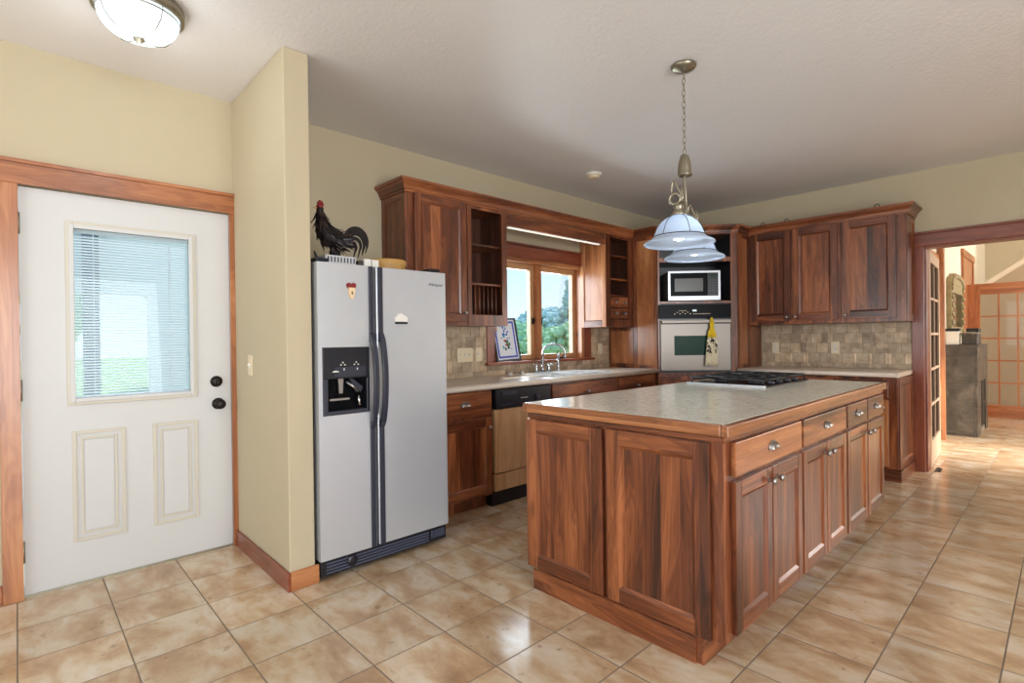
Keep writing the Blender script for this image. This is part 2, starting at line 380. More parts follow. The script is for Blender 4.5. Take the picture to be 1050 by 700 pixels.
def arc(cx, cy, r, a0, a1, n): return [(cx + r * cos(a0 + (a1 - a0) * i / n), cy + r * sin(a0 + (a1 - a0) * i / n)) for i in range(n + 1)]

FS = Fr(-3.5, 0, 0, 1)      # sink wall: u = y, d = x + 3.5
FB = Fr(0, 5.92, 1, 0)      # back wall: u = x, d = 5.92 - y
DA, DB = (-2.88, 4.77), (-2.30, 5.32)
FD = Fr(*DA, DB[0] - DA[0], DB[1] - DA[1])  # diagonal oven face
DL = math.hypot(DB[0] - DA[0], DB[1] - DA[1])
FI = Fr(-.865, 0, 0, 1)     # island right side
FE = Fr(0, 1.87, 1, 0)      # island end
CEILZ = 2.70

# ------------------------------------------------------------------ the room
mb = MB(); mb.box(-3.65, 3.15, -2.85, 13.2, -.12, 0, FLOOR); struct(mb.build('floor', origin=(0, 0, 0)), 'tan mottled ceramic floor tiles')
mb = MB(); mb.box(-3.65, 3.15, -2.85, 6.07, CEILZ, CEILZ + .12, CEIL); struct(mb.build('ceiling', origin=(0, 0, 0)), 'textured off white ceiling')
mb = MB(FS); holes(mb, -2.85, 6.07, 0, CEILZ, -.15, 0, [(3.085, 4.345, 1.03, 1.99), (.012, .958, 0, 2.018)], WALL)
struct(mb.build('wall_left', origin=(0, 0, 0)))
mb = MB(FB); holes(mb, -3.5, 3.15, 0, CEILZ, -.15, 0, [(-.88, 1.0, 0, 2.02)], WALL); struct(mb.build('wall_back', origin=(0, 0, 0)))
mb = MB(); mb.box(-3.5, -2.655, .972, 1.100, 0, CEILZ, WALL); struct(mb.build('wall_partition', origin=(0, 0, 0), bevel=.006))
mb = MB(Fr(3.0, 0, 0, 1)); holes(mb, -2.85, 5.92, 0, CEILZ, 0, .15, [(-.85, 1.85, 0, 2.25)], WALL); struct(mb.build('wall_right', origin=(0, 0, 0)))
mb = MB(Fr(0, -2.7, 1, 0)); holes(mb, -3.5, 3.0, 0, CEILZ, 0, .15, [(-3.15, .15, .75, 2.25)], WALL); struct(mb.build('wall_front', origin=(0, 0, 0)))
# hall and living room beyond
mb = MB(); mb.box(-1.2, -1.05, 6.07, 13.2, 0, 3.6, HALLW); struct(mb.build('wall_hall', origin=(0, 0, 0)))
mb = MB(); mb.box(-1.05, 3.15, 13.05, 13.2, 0, 3.6, HALLW); struct(mb.build('wall_living_room', origin=(0, 0, 0)))
mb = MB(Fr(3.0, 0, 0, 1)); mb.box(6.07, 13.05, 0, .15, 0, 3.6, HALLW); struct(mb.build('wall_living_side', origin=(0, 0, 0)))
mb = MB(); mb.box(-1.2, 3.15, 6.07, 13.2, 3.6, 3.7, HALLW); struct(mb.build('ceiling_hall', origin=(0, 0, 0)))
mb = MB(); mb.box(-1.05, 3.0, 6.0701, 6.09, 2.5, 3.6, HALLW); struct(mb.build('wall_hall_header', origin=(0, 0, 0)))
mb = MB(); mb.prism([(-1.05, 0), (3.0, 0), (3.0, 3.6), (1.28, 3.6), (-1.05, 1.87)], 1, 11.35, 11.5, GREIGE)
mb.prism([(-1.05, 1.87), (1.28, 3.6), (1.24, 3.65), (-1.09, 1.92)], 1, 11.3, 11.52, HALLW)
struct(mb.build('wall_stair', origin=(0, 0, 0)), 'sloping stair wall painted greige')

# trims ------------------------------------------------------------------------------------
def casing(name, fr, parts, bevel=.003, label=None):
    mb = MB(fr)
    for p in parts: mb.box(*p)
    return struct(mb.build(name, origin=(0, 0, 0), bevel=bevel), label)
casing('trim_1', FS, [(-.062, .012, 0, .022, 0, 2.018, OZ), (.945, .972, 0, .022, 0, 2.018, OZ), (-.45, .972, 0, .026, 2.018, 2.118, OY), (-.45, .972, 0, .036, 2.118, 2.136, OY),
                      (.0, .0125, -.1, .004, 0, 2.018, WHITE_DOOR), (.956, .9585, -.1, 0, 0, 2.018, WHITE_DOOR)], label='orange wood casing around the white entry door')
casing('trim_2', FS, [(-.45, -.37, 0, .022, 0, 2.018, OZ)], label='left end of the entry door casing')
casing('baseboard_left', FS, [(-.37, -.062, 0, .015, 0, .09, OY)])
casing('baseboard_partition', ID, [(-3.478, -2.64, .957, .972, 0, .095, RX), (-2.655, -2.64, .9721, 1.115, 0, .095, OY)])
casing('baseboard_back', FB, [(1.1, 3.0, 0, .015, 0, .095, RX)])
casing('trim_3', FB, [(-.97, -.88, 0, .03, 0, 2.02, RZ), (1.0, 1.09, 0, .03, 0, 2.02, RZ), (-.98, 1.1, 0, .035, 2.02, 2.125, RX), (-.99, 1.11, 0, .048, 2.125, 2.145, RX),
                      (-.88, -.865, -.15, 0, 0, 2.02, RZ), (.985, 1.0, -.15, 0, 0, 2.02, RZ), (-.865, .985, -.15, 0, 2.005, 2.02, RX)], label='dark red wood casing around the hall opening')
casing('trim_4', ID, [(-1.05, -.985, 7.84, 7.9, 0, 2.42, OZ), (-1.05, -1.025, 6.85, 7.84, 2.06, 2.16, OY)], label='orange wood post and rail in the hall')
casing('trim_5', ID, [(-1.05, -1.02, 9.85, 9.95, 0, 2.35, OZ), (-1.05, -1.02, 11.0, 11.1, 0, 2.35, OZ), (-1.05, -1.015, 9.82, 11.13, 2.35, 2.45, OY), (-1.05, -1.035, 9.95, 11.0, 0, 2.35, OZ)], label='orange wood door casing behind the fireplace')

# sink window -----------------------------------------------------------------------------
mb = MB(FS)
mb.box(2.985, 3.085, 0, .022, 1.03, 1.99, RZ); mb.box(4.345, 4.44, 0, .022, 1.03, 1.99, RZ)
mb.box(2.97, 4.455, 0, .026, 1.99, 2.1, RY); mb.box(2.96, 4.465, 0, .04, 2.1, 2.122, RY)
mb.box(2.965, 4.46, -.06, .055, 1.008, 1.032, RY)
mb.box(3.085, 3.12, -.15, 0, 1.03, 1.99, OZ); mb.box(4.31, 4.345, -.15, 0, 1.03, 1.99, OZ); mb.box(3.12, 4.31, -.15, 0, 1.955, 1.99, OY); mb.box(3.12, 4.31, -.15, -.06, 1.012, 1.045, OY)
mb.box(3.68, 3.75, -.14, -.05, 1.045, 1.955, OZ)
win = struct(mb.build('window_1', origin=(0, 0, 0), bevel=.003), 'two-sash wood window over the sink')
for a, b in ((3.12, 3.68), (3.75, 4.31)):
    mb = MB(FS); w = .045
    mb.box(a, a + w, -.135, -.085, 1.045, 1.955, SAZ); mb.box(b - w, b, -.135, -.085, 1.045, 1.955, SAZ)
    mb.box(a + w, b - w, -.135, -.085, 1.045, 1.045 + .04, SAY); mb.box(a + w, b - w, -.135, -.085, 1.9, 1.955, SAY)
    sash = mb.build('sash', win, bevel=.002)
    mb = MB(FS); mb.box(a + w, b - w, -.113, -.108, 1.08, 1.905, GLASS); mb.build('pane', sash)
    mb = MB(FS); k = b - w / 2 if a < 3.5 else a + w / 2
    mb.box(k - .012, k + .012, -.085, -.07, 1.38, 1.44, BRONZE); mb.tube([(k, -.066, 1.41), (k + (.035 if a < 3.5 else -.035), -.058, 1.43), (k + (.07 if a < 3.5 else -.07), -.055, 1.415)], .006, BRONZE)
    mb.build('latch', win)
    mb = MB(FS); c = (a + b) / 2; mb.box(c - .05, c + .05, -.06, -.03, 1.032, 1.047, BRONZE); mb.tube([(c, -.04, 1.047), (c + .03, -.03, 1.075), (c + .06, -.03, 1.07)], .005, BRONZE)
    mb.build('crank', win)

# entry door --------------------------------------------------------------------------------
mb = MB(FS); X0, X1 = .014, .945
holes(mb, X0, X1, .012, 2.012, -.052, -.008, [(.212, .735, .955, 1.835)], WHITE_DOOR)
door = struct(mb.build('door_1', origin=(0, 0, 0)), 'white entry door with half glass and blinds')
def ring(mb, a, b, c, d, w, d0, d1, mat):
    mb.box(a, a + w, d0, d1, c, d, mat); mb.box(b - w, b, d0, d1, c, d, mat); mb.box(a + w, b - w, d0, d1, c, c + w, mat); mb.box(a + w, b - w, d0, d1, d - w, d, mat)
mb = MB(FS); ring(mb, .184, .766, .925, 1.868, .03, -.008, .004, DOOR_TRIM); ring(mb, .198, .751, .94, 1.853, .02, .004, .009, WHITE_DOOR); mb.build('glazing_frame', door, bevel=.003)
mb = MB(FS); mb.box(.212, .735, -.022, -.018, .955, 1.835, DGLASS); mb.box(.212, .735, -.046, -.042, .955, 1.835, GLASS); mb.build('pane', door)
mb = MB(FS)
for i in range(57):
    z = .968 + i * .0148; mb.add([(.216, -.035, z - .0042), (.731, -.035, z - .0042), (.731, -.026, z + .0042), (.216, -.026, z + .0042)], [(0, 1, 2, 3)], BLIND)
mb.box(.214, .733, -.037, -.024, 1.815, 1.834, BLIND); mb.box(.216, .731, -.036, -.026, .957, .966, BLIND)
for u in (.3, .64): mb.box(u - .002, u + .002, -.034, -.028, .96, 1.82, BLIND)
mb.build('blind', door)
for a, b in ((.2, .422), (.546, .766)):
    mb = MB(FS); ring(mb, a, b, .221, .79, .018, -.008, -.001, DOOR_TRIM); ring(mb, a + .034, b - .034, .255, .756, .012, -.008, -.003, DOOR_TRIM)
    mb.box(a + .05, b - .05, -.008, -.004, .27, .74, WHITE_DOOR); mb.build('panel', door, bevel=.003)
for z in (.226, 1.015, 1.83):
    mb = MB(FS); mb.box(.003, .016, -.012, .003, z - .05, z + .05, NICKEL); mb.lathe([(.006, z - .052), (.006, z + .052)], (.0125, .005, 0), NICKEL, 10); mb.build('hinge', door)
mb = MB(FS); mb.lathe([(.033, -.008), (.033, .0), (.027, .008), (.018, .012)], (.868, 0, 1.005), BRONZE, 24, 'y'); mb.box(.863, .873, .012, .03, .988, 1.022, BRONZE); mb.build('deadbolt', door)
mb = MB(FS); mb.lathe([(.034, -.008), (.034, 0), (.026, .006), (.012, .012), (.011, .028), (.024, .036), (.029, .05), (.026, .06), (.014, .065)], (.876, 0, .872), BRONZE, 24, 'y'); mb.build('door_knob', door)
mb = MB(FS); mb.box(.012, .958, -.15, -.004, .0, .012, NICKEL); struct(mb.build('trim_6', origin=(0, 0, 0)), 'metal door threshold')

# light switch on partition
def plate(fr, u, z, w, h, kind, label, cat, group=None, n=1, d=0):
    o = fr(u, d, z); t = thing('outlet' if kind == 'o' else 'light_switch', label, cat, (o[0], o[1], z - h / 2), group)
    mb = MB(fr); mb.box(u - w / 2, u + w / 2, d, d + .006, z - h / 2, z + h / 2, IVORY); mb.build('cover_plate', t, bevel=.002)
    for i in range(n):
        c = u + (i - (n - 1) / 2) * .046
        mb = MB(fr)
        if kind == 'o':
            for s in (-.02, .02):
                mb.lathe([(.0155, d + .006), (.0155, d + .009), (.013, d + .0095)], (c, 0, z + s), WHITEP, 16, 'y')
                mb.box(c - .007, c - .004, d + .0095, d + .0101, z + s - .004, z + s + .006, BLACKP); mb.box(c + .004, c + .007, d + .0095, d + .0101, z + s - .004, z + s + .006, BLACKP)
            mb.build('socket', t)
        else:
            mb.box(c - .006, c + .006, d + .006, d + .009, z - .013, z + .013, WHITEP); mb.box(c - .004, c + .004, d + .009, d + .018, z - .002, z + .009, WHITEP); mb.build('toggle', t)
FP = Fr(0, .972, 1, 0)
plate(FP, -3.205, 1.105, .07, .115, 's', 'small light switch on the partition wall beside the white entry door', 'light switch')
plate(FS, 2.742, 1.107, .165, .118, 's', 'wide three-gang ivory switch plate on tiles left of the window', 'light switch', n=3, d=.013)
plate(FS, 2.892, 1.108, .072, .118, 's', 'narrow single ivory switch beside the three-gang plate, just left of the window', 'light switch', d=.013)
plate(FS, 4.60, 1.12, .072, .118, 'o', 'ivory outlet on the tiles between sink window and oven cabinet', 'outlet', d=.013)
plate(FB, -2.148, 1.112, .072, .116, 'o', 'ivory outlet on back wall tiles nearest the wall oven', 'outlet', d=.013)
plate(FB, -1.586, 1.112, .075, .12, 'o', 'ivory outlet on back wall tiles below the middle upper cabinet door', 'outlet', d=.013)

# ------------------------------------------------------------------ backsplash tiles
def backsplash(name, fr, regions, label):
    mb = MB(fr)
    rnd = random.Random(11)
    for (u0, u1, z0, z1) in regions:
        mb.box(u0, u1, 0, .008, z0, z1, GROUT)
        rows = []; z = z0; i = 0
        seq = [.045, .1, .098, .098, .098, .098] if z1 - z0 > .2 else [.045, .06]
        for h in seq:
            if z >= z1 - .01: break
            rows.append((z, min(z + h, z1))); z += h
        for ri, (a, b) in enumerate(rows):
            u = u0 - rnd.random() * .06
            while u < u1:
                if ri == 1: w = rnd.choice([.026, .1, .1])
                elif ri == 0: w = rnd.choice([.1, .1, .05])
                else: w = rnd.choice([.1, .1, .1, .05])
                p, q = max(u, u0), min(u + w, u1)
                if q - p > .008:
                    if w == .026: m = TRAV[4]
                    else: m = TRAV[rnd.choice([0, 1, 1, 2, 2, 2, 3, 3])]
                    if w == .1 and b - a > .08 and rnd.random() < .22:
                        mz = (a + b) / 2
                        mb.box(p + .0015, q - .0015, 0, .0125, a + .0015, mz - .001, m); mb.box(p + .0015, q - .0015, 0, .0125, mz + .001, b - .0015, TRAV[rnd.choice([1, 2, 3])])
                    else: mb.box(p + .0015, q - .0015, 0, .0125 + rnd.random() * .001, a + .0015, b - .0015, m)
                u += w
    struct(mb.build(name, origin=(0, 0, 0)), label)
backsplash('trim_7', FS, [(1.96, 2.984, .915, 1.345), (2.984, 4.456, .915, 1.006), (4.442, 4.768, .915, 1.345)], 'tumbled travertine backsplash behind the sink')
backsplash('trim_8', FB, [(-2.278, -.972, .915, 1.348)], 'tumbled travertine backsplash under the right cabinets')

# ------------------------------------------------------------------ cabinet joinery helpers
def panel_door(fr, u0, u1, z0, z1, d, hm, vm=WZ, st=.055, rl=.06, th=.02, rec=.009, flat=False):
    """frame and panel leaf whose back is at d"""
    mb = MB(fr); f = d + th
    mb.box(u0, u0 + st, d, f, z0, z1, vm); mb.box(u1 - st, u1, d, f, z0, z1, vm)
    mb.box(u0 + st, u1 - st, d, f, z0, z0 + rl, hm); mb.box(u0 + st, u1 - st, d, f, z1 - rl, z1, hm)
    a, b, c, e = u0 + st, u1 - st, z0 + rl, z1 - rl; w = .012; g = f - rec
    mb.box(a, b, d, g - .002, c, e, vm)
    o = [(a, f, c), (b, f, c), (b, f, e), (a, f, e)]; i = [(a + w, g, c + w), (b - w, g, c + w), (b - w, g, e - w), (a + w, g, e - w)]
    mb.add(o + i, [(0, 1, 5, 4), (2, 3, 7, 6)], hm); mb.add(o + i, [(1, 2, 6, 5), (3, 0, 4, 7)], vm); mb.add(i, [(0, 1, 2, 3)], vm)
    return mb
def knob(fr, u, d, z, parent, r=.0155, name='knob', mat=None):
    mb = MB(fr); mb.lathe([(r * .6, d), (r * .45, d + .004), (r * .38, d + .014), (r * .9, d + .018), (r, d + .024), (r * .8, d + .03), (r * .3, d + .033)], (u, 0, z), mat or PEWTER, 18, 'y')
    return mb.build(name, parent)
def cup_pull(fr, u, d, z, parent, w=.04):
    mb = MB(fr); vs = []; fs = []; n, m = 14, 7
    for i in range(n + 1):
        a = pi * i / n
        for j in range(m + 1):
            b = pi / 2 * j / m
            ca = cos(a); q = abs(sin(a)) ** .4; vs.append((u - w * math.copysign(abs(ca) ** .75, ca), d + .025 * sin(b) * q, z - .012 + .031 * q * (.28 + .72 * cos(b))))
    for i in range(n):
        for j in range(m): k = i * (m + 1) + j; fs.append((k, k + 1, k + m + 2, k + m + 1))
    mb.add(vs, fs, PEWTER, True); mb.tube([(u - w * 1.05, d + .003, z - .012), (u - w * .9, d + .003, z + .01), (u - w * .45, d + .003, z + .022), (u + w * .45, d + .003, z + .022), (u + w * .9, d + .003, z + .01), (u + w * 1.05, d + .003, z - .012)], .003, PEWTER, 6)
    return mb.build('cup_pull', parent)
def drawer(fr, u0, u1, z0, z1, d, hm, parent, pull='knob', th=.02):
    mb = MB(fr); mb.box(u0, u1, d, d + th, z0, z1, hm)
    o = mb.build('drawer', parent, bevel=.004)
    if pull == 'knob': knob(fr, (u0 + u1) / 2, d + th, (z0 + z1) / 2, o)
    elif pull == 'cup': cup_pull(fr, (u0 + u1) / 2, d + th, (z0 + z1) / 2, o)
    return o
def door_part(fr, u0, u1, z0, z1, d, hm, parent, kn=None, **kw):
    o = panel_door(fr, u0, u1, z0, z1, d, hm, **kw).build('door', parent, bevel=.0025)
    if kn: knob(fr, kn[0], d + .02, kn[1], o)
    return o

GRILLE = plain('grille_slat', (84, 88, 108), .35)
# ------------------------------------------------------------------ refrigerator
t = thing('refrigerator', 'stainless side-by-side refrigerator with black ice dispenser beside the partition wall', 'refrigerator', (-3.05, 1.52, 0))
F0 = FS; FX = .88     # door front distance from wall (x = -2.62)
mb = MB(F0); mb.box(1.122, 1.905, .05, .80, .02, 1.655, BLACKP); mb.box(1.125, 1.2, .74, .84, 1.6552, 1.672, BLACKP); mb.box(1.83, 1.905, .74, .84, 1.6552, 1.672, BLACKP)
mb.build('cabinet_body', t, bevel=.004)
def slab(a, b, z0, z1, name, hole=None):
    mb = MB(F0)
    if hole: holes(mb, a, b, z0, z1, .812, FX, [hole], STEEL); mb.box(hole[0], hole[1], .812, .818, hole[2], hole[3], STEEL)
    else: mb.box(a, b, .812, FX, z0, z1, STEEL)
    mb.box(a + .004, b - .004, .80, .812, z0 + .004, z1 - .004, BLACKP)
    return mb.build(name, t, bevel=0 if hole else .006, seg=3)
fz = slab(1.115, 1.432, .108, 1.645, 'freezer_door', (1.136, 1.4, .85, 1.205))
rf = slab(1.446, 1.918, .108, 1.645, 'refrigerator_door')
mb = MB(F0); mb.box(1.137, 1.399, .82, .884, 1.04, 1.204, BLACKP); mb.box(1.137, 1.399, .8185, .83, .851, 1.04, BLACKG)
mb.box(1.137, 1.163, .83, .886, .851, 1.04, DARKP); mb.box(1.381, 1.399, .83, .884, .851, 1.04, BLACKP); mb.box(1.163, 1.381, .83, .884, .851, .872, DARKP)
disp = mb.build('dispenser', fz, bevel=.003)
mb = MB(F0); mb.box(1.2, 1.375, .884, .8855, 1.05, 1.10, DARKP)
for u in (1.245, 1.32):
    for k, (du, dz) in enumerate(((0, .012), (-.011, 0), (.011, 0))): mb.box(u + du - .004, u + du + .004, .8855, .8865, 1.112 + dz - .003, 1.112 + dz + .003, WHITEP)
    mb.box(u + .006 - .003, u + .009, .8855, .8865, 1.083, 1.094, WHITEP)
mb.prism([(1.185, 1.075), (1.225, 1.075), (1.215, 1.082), (1.195, 1.082)], 1, .8855, .8865, WHITEP)
mb.build('control_marks', disp)
mb = MB(F0)
mb.prism([(1.23, 1.04), (1.26, 1.04), (1.255, .96), (1.235, .96)], 1, .84, .858, PEWTER); mb.prism([(1.29, 1.04), (1.31, 1.035), (1.37, .985), (1.355, .965), (1.33, .962)], 1, .845, .862, DARKP); mb.tube([(1.345, .855, .95), (1.345, .87, .89)], .008, CHROME)
mb.tube([(1.28, .85, 1.02), (1.34, .865, .97)], .008, PEWTER); mb.box(1.18, 1.29, .835, .865, .925, .935, PEWTER)
mb.build('dispenser_lever', disp)
for nm, c, par, a0, a1 in (('handle', 1.412, fz, 1.398, 1.428), ('handle', 1.468, rf, 1.452, 1.484)):
    mb = MB(F0); s = 1 if c > 1.44 else -1
    mb.box(a0, a1, FX, FX + .008, 1.23, 1.643, DARKP); mb.box(a0, a1, FX, FX + .008, .11, .80, DARKP)
    P = []
    for i in range(19):
        k = i / 18; z = .76 + .52 * k; P.append((z, FX + .008 + .05 * sin(pi * k) ** .6))
    vs = []; fs = []
    for (z, d) in P: vs += [(a0, d - .012, z), (a1, d - .012, z), (a1, d + .004, z), (a0, d + .004, z)]
    for i in range(18):
        b = i * 4; fs += [(b + k, b + (k + 1) % 4, b + 4 + (k + 1) % 4, b + 4 + k) for k in range(4)]
    fs += [(0, 1, 2, 3), (72, 73, 74, 75)]
    mb.add(vs, fs, DARKP, False); mb.build(nm, par, bevel=.003)
mb = MB(F0); mb.box(1.12, 1.908, .78, .862, .022, .104, BLACKP)
for i in range(4): mb.box(1.15, 1.78, .862, .870, .034 + i * .016, .041 + i * .016, GRILLE)
for i in range(7): mb.box(1.8 + i * .014, 1.806 + i * .014, .862, .870, .045, .09, GRILLE)
mb.lathe([(.03, .862), (.03, .874), (.024, .878), (.01, .879)], (1.29, 0, .066), BLACKP, 20, 'y')
mb.build('toe_grille', t, bevel=.001)
def text(name, s, size, loc, rot, mat, parent, ext=.0006):
    c = bpy.data.curves.new(name, 'FONT'); c.body = s; c.size = size; c.extrude = ext; c.align_x = 'CENTER'; c.align_y = 'CENTER'; c.shear = .2
    c.materials.append(mat); o = bpy.data.objects.new(name, c); COL.objects.link(o)
    bpy.context.view_layer.update(); me = bpy.data.meshes.new_from_object(o.evaluated_get(bpy.context.evaluated_depsgraph_get())); bpy.data.objects.remove(o); o = bpy.data.objects.new(name, me); COL.objects.link(o)
    o.parent = parent; po = parent['_o']; o.location = (loc[0] - po[0], loc[1] - po[1], loc[2] - po[2]); o.rotation_euler = rot
    return o
text('brand_badge', 'Whirlpool', .024, (-2.6195, 1.842, 1.568), (pi / 2, 0, pi / 2), DARKP, rf)
# magnets
t = thing('heart_magnet', 'red and cream heart shaped magnet on the freezer door', 'magnet', (-2.617, 1.295, 1.47))
mb = MB(F0); pts = []
for i in range(28):
    a = 2 * pi * i / 28; pts.append((1.298 + .0017 * 16 * sin(a) ** 3, 1.525 + .0018 * (13 * cos(a) - 5 * cos(2 * a) - 2 * cos(3 * a) - cos(4 * a))))
mb.prism(pts, 1, FX + .001, FX + .008, RED); mb.build('red_heart', t)
mb = MB(F0); mb.prism([(1.281, 1.52), (1.315, 1.52), (1.319, 1.495), (1.305, 1.46), (1.297, 1.455), (1.283, 1.485)], 1, FX + .002, FX + .0105, CREAM); mb.box(1.297, 1.303, FX + .0105, FX + .012, 1.484, 1.50, BLACKP); mb.build('cream_tag', t)
t = thing('house_magnet', 'white house shaped magnet with a black strip on the right refrigerator door', 'magnet', (-2.617, 1.6, 1.325))
mb = MB(F0); mb.prism([(1.562, 1.345), (1.642, 1.345), (1.642, 1.363), (1.652, 1.363), (1.602, 1.392), (1.588, 1.384), (1.588, 1.39), (1.578, 1.39), (1.578, 1.378), (1.552, 1.363), (1.562, 1.363)], 1, FX + .001, FX + .004, WHITEP); mb.build('house_shape', t)
mb = MB(F0); mb.box(1.562, 1.642, FX + .001, FX + .005, 1.330, 1.342, BLACKP); mb.build('magnet_strip', t)

# ------------------------------------------------------------------ things on the refrigerator
FT = 1.655
t = thing('tray', 'silver patterned tray on top of refrigerator beneath the rooster', 'tray', (-2.80, 1.285, FT))
mb = MB(); mb.box(-2.90, -2.71, 1.2, 1.375, FT, FT + .006, SILVER); mb.box(-2.90, -2.892, 1.2, 1.375, FT + .006, FT + .045, SILVER); mb.box(-2.718, -2.71, 1.2, 1.375, FT + .006, FT + .045, SILVER)
mb.box(-2.892, -2.718, 1.2, 1.208, FT + .006, FT + .045, SILVER); mb.box(-2.892, -2.718, 1.367, 1.375, FT + .006, FT + .045, SILVER); mb.build('tray_body', t, bevel=.002)
mb = MB()
for i in range(9):
    y = 1.212 + i * .0185; mb.box(-2.7098, -2.708, y, y + .007, FT + .01, FT + .036, DARKP)
mb.build('pattern', t)
mb = MB(); mb.box(-2.86, -2.72, 1.395, 1.425, FT, FT + .03, BASKETM); mb.box(-2.87, -2.71, 1.425, 1.515, FT, FT + .042, WHITEP); mb.box(-2.7098, -2.709, 1.467, 1.471, FT, FT + .042, DARKP)
tag(mb.build('small_box', bevel=.002), 'small low white box on top of refrigerator beside the silver tray', 'box')
mb = MB(); mb.lathe([(.001, 0), (.118, 0), (.122, .01), (.12, .05)], (-2.95, 1.70, FT), STRAW, 40, cap=False); t = mb.build('bentwood_box'); tag(t, 'round pale wooden lidded box on top of refrigerator by the upper cabinet', 'wooden box')
mb = MB(); mb.lathe([(.126, .045), (.127, .075), (.122, .082), (.001, .084)], (-2.95, 1.70, FT), STRAW, 40, cap=False); mb.build('lid', t)
# rooster -------------------------------------------------
RZ0 = FT + .045
t = thing('rooster_figurine', 'black feathered metal rooster figurine with red comb on top of refrigerator', 'figurine', (-2.80, 1.29, RZ0))
RXc = -2.80
def ell_body(mb, path, mat, n=16):
    # path: (y, z, ry_half_thickness(in plane), rx) swept body in the plane x = RXc
    vs = []; fs = []
    for i, (y, z, r, rx) in enumerate(path):
        y0, z0 = path[max(i - 1, 0)][:2]; y1, z1 = path[min(i + 1, len(path) - 1)][:2]
        l = math.hypot(y1 - y0, z1 - z0) or 1; ny, nz = -(z1 - z0) / l, (y1 - y0) / l
        for k in range(n):
            a = 2 * pi * k / n; vs.append((RXc + rx * sin(a), y + ny * r * cos(a), z + nz * r * cos(a)))
    for i in range(len(path) - 1):
        for k in range(n): fs.append((i * n + k, i * n + (k + 1) % n, (i + 1) * n + (k + 1) % n, (i + 1) * n + k))
    fs += [tuple(range(n))[::-1], tuple((len(path) - 1) * n + k for k in range(n))]
    mb.add(vs, fs, mat, True)
bodypath = [(1.215, 1.985, .010, .010), (1.213, 1.965, .020, .017), (1.213, 1.94, .019, .017), (1.216, 1.915, .020, .02), (1.222, 1.885, .030, .028), (1.232, 1.855, .042, .038), (1.25, 1.825, .052, .048), (1.285, 1.80, .050, .052), (1.32, 1.795, .040, .044), (1.35, 1.80, .028, .03), (1.375, 1.81, .012, .014)]
mb = MB(); ell_body(mb, bodypath, BLACKF); mb.build('body', t)
def feather(mb, p, dirv, nrm, L, W, mat, curl=.2):
    p = Vector(p); d = Vector(dirv).normalized(); nn = Vector(nrm).normalized(); s = d.cross(nn).normalized()
    ks = [0, .3, .65, 1]; ws = [.5, 1, .7, .02]; vs = []
    for k, w in zip(ks, ws):
        c = p + d * L * k + nn * (L * curl * k * k + .002)
        vs += [tuple(c - s * W * w), tuple(c + nn * .002), tuple(c + s * W * w)]
    fs = []
    for i in range(3): b = i * 3; fs += [(b, b + 1, b + 4, b + 3), (b + 1, b + 2, b + 5, b + 4)]
    mb.add(vs, fs, mat)
mb = MB(); rr = random.Random(3)
for i in range(2, 10):
    y, z, r, rx = bodypath[i]; y1, z1 = bodypath[i + 1][:2]; dv = Vector((0, y1 - y, z1 - z)).normalized()
    perp = Vector((0, -dv.z, dv.y))
    for k in range(20):
        a = 2 * pi * (k + rr.random() * .6) / 20; nv = Vector((sin(a), perp.y * cos(a), perp.z * cos(a)))
        p = (RXc + rx * sin(a), y + perp.y * r * cos(a), z + perp.z * r * cos(a))
        dd = dv + nv * .35 + Vector((0, .1, -.25)) + Vector([rr.uniform(-.2, .2) for _ in range(3)])
        feather(mb, p, dd, nv, rr.uniform(.035, .062), .008, BLACKF if rr.random() < .75 else FEATH2, rr.uniform(-.1, .35))
mb.build('feathers', t, solid=.0015)['kind'] = 'stuff'
mb = MB()
def plume(pts, w, mat):
    vs = []; fs = []; n = len(pts)
    for i, (y, z) in enumerate(pts):
        y0, z0 = pts[max(i - 1, 0)]; y1, z1 = pts[min(i + 1, n - 1)]; l = math.hypot(y1 - y0, z1 - z0); ny, nz = -(z1 - z0) / l, (y1 - y0) / l
        k = i / (n - 1); ww = w * (sin(pi * min(1, .18 + k * .82))) ** .7 + .001
        vs += [(RXc + xo - .004, y - ny * ww, z - nz * ww), (RXc + xo + .004, y - ny * ww, z - nz * ww), (RXc + xo + .004, y + ny * ww, z + nz * ww), (RXc + xo - .004, y + ny * ww, z + nz * ww)]
    for i in range(n - 1):
        b = i * 4; fs += [(b + k, b + (k + 1) % 4, b + 4 + (k + 1) % 4, b + 4 + k) for k in range(4)]
    fs += [(0, 1, 2, 3), tuple(n * 4 - 4 + k for k in range(4))]
    mb.add(vs, fs, mat)
for xo, cy, cz, R, a1, w in ((0, 1.425, 1.80, .068, -.15, .014), (.012, 1.418, 1.792, .050, -.35, .011), (-.012, 1.42, 1.795, .058, -.1, .011), (.02, 1.405, 1.778, .036, -.6, .009), (-.02, 1.402, 1.772, .03, -.7, .009)):
    P = [(1.35, 1.80)] + [(cy + R * cos(a), cz + R * sin(a) * 1.15) for a in [pi * .92 - (pi * .92 - a1) * i / 10 for i in range(11)]]
    P.append((P[-1][0] - .012, P[-1][1] - .045)); plume(P, w, BLACKF)
mb.build('tail', t)
mb = MB(); 
for (y, z, r) in ((1.205, 1.99, .009), (1.213, 1.998, .010), (1.222, 1.995, .010), (1.229, 1.985, .008)): mb.lathe([(.001, -r), (r * .7, -r * .7), (r, 0), (r * .7, r * .7), (.001, r)], (RXc, y, z), RED, 12)
mb.lathe([(.001, -.012), (.008, -.006), (.008, .004), (.001, .01)], (RXc, 1.2, 1.93), RED, 10); mb.lathe([(.001, -.016), (.017, -.008), (.02, .002), (.012, .012), (.001, .018)], (RXc, 1.212, 1.972), RED, 14)
mb.build('comb_and_wattle', t)
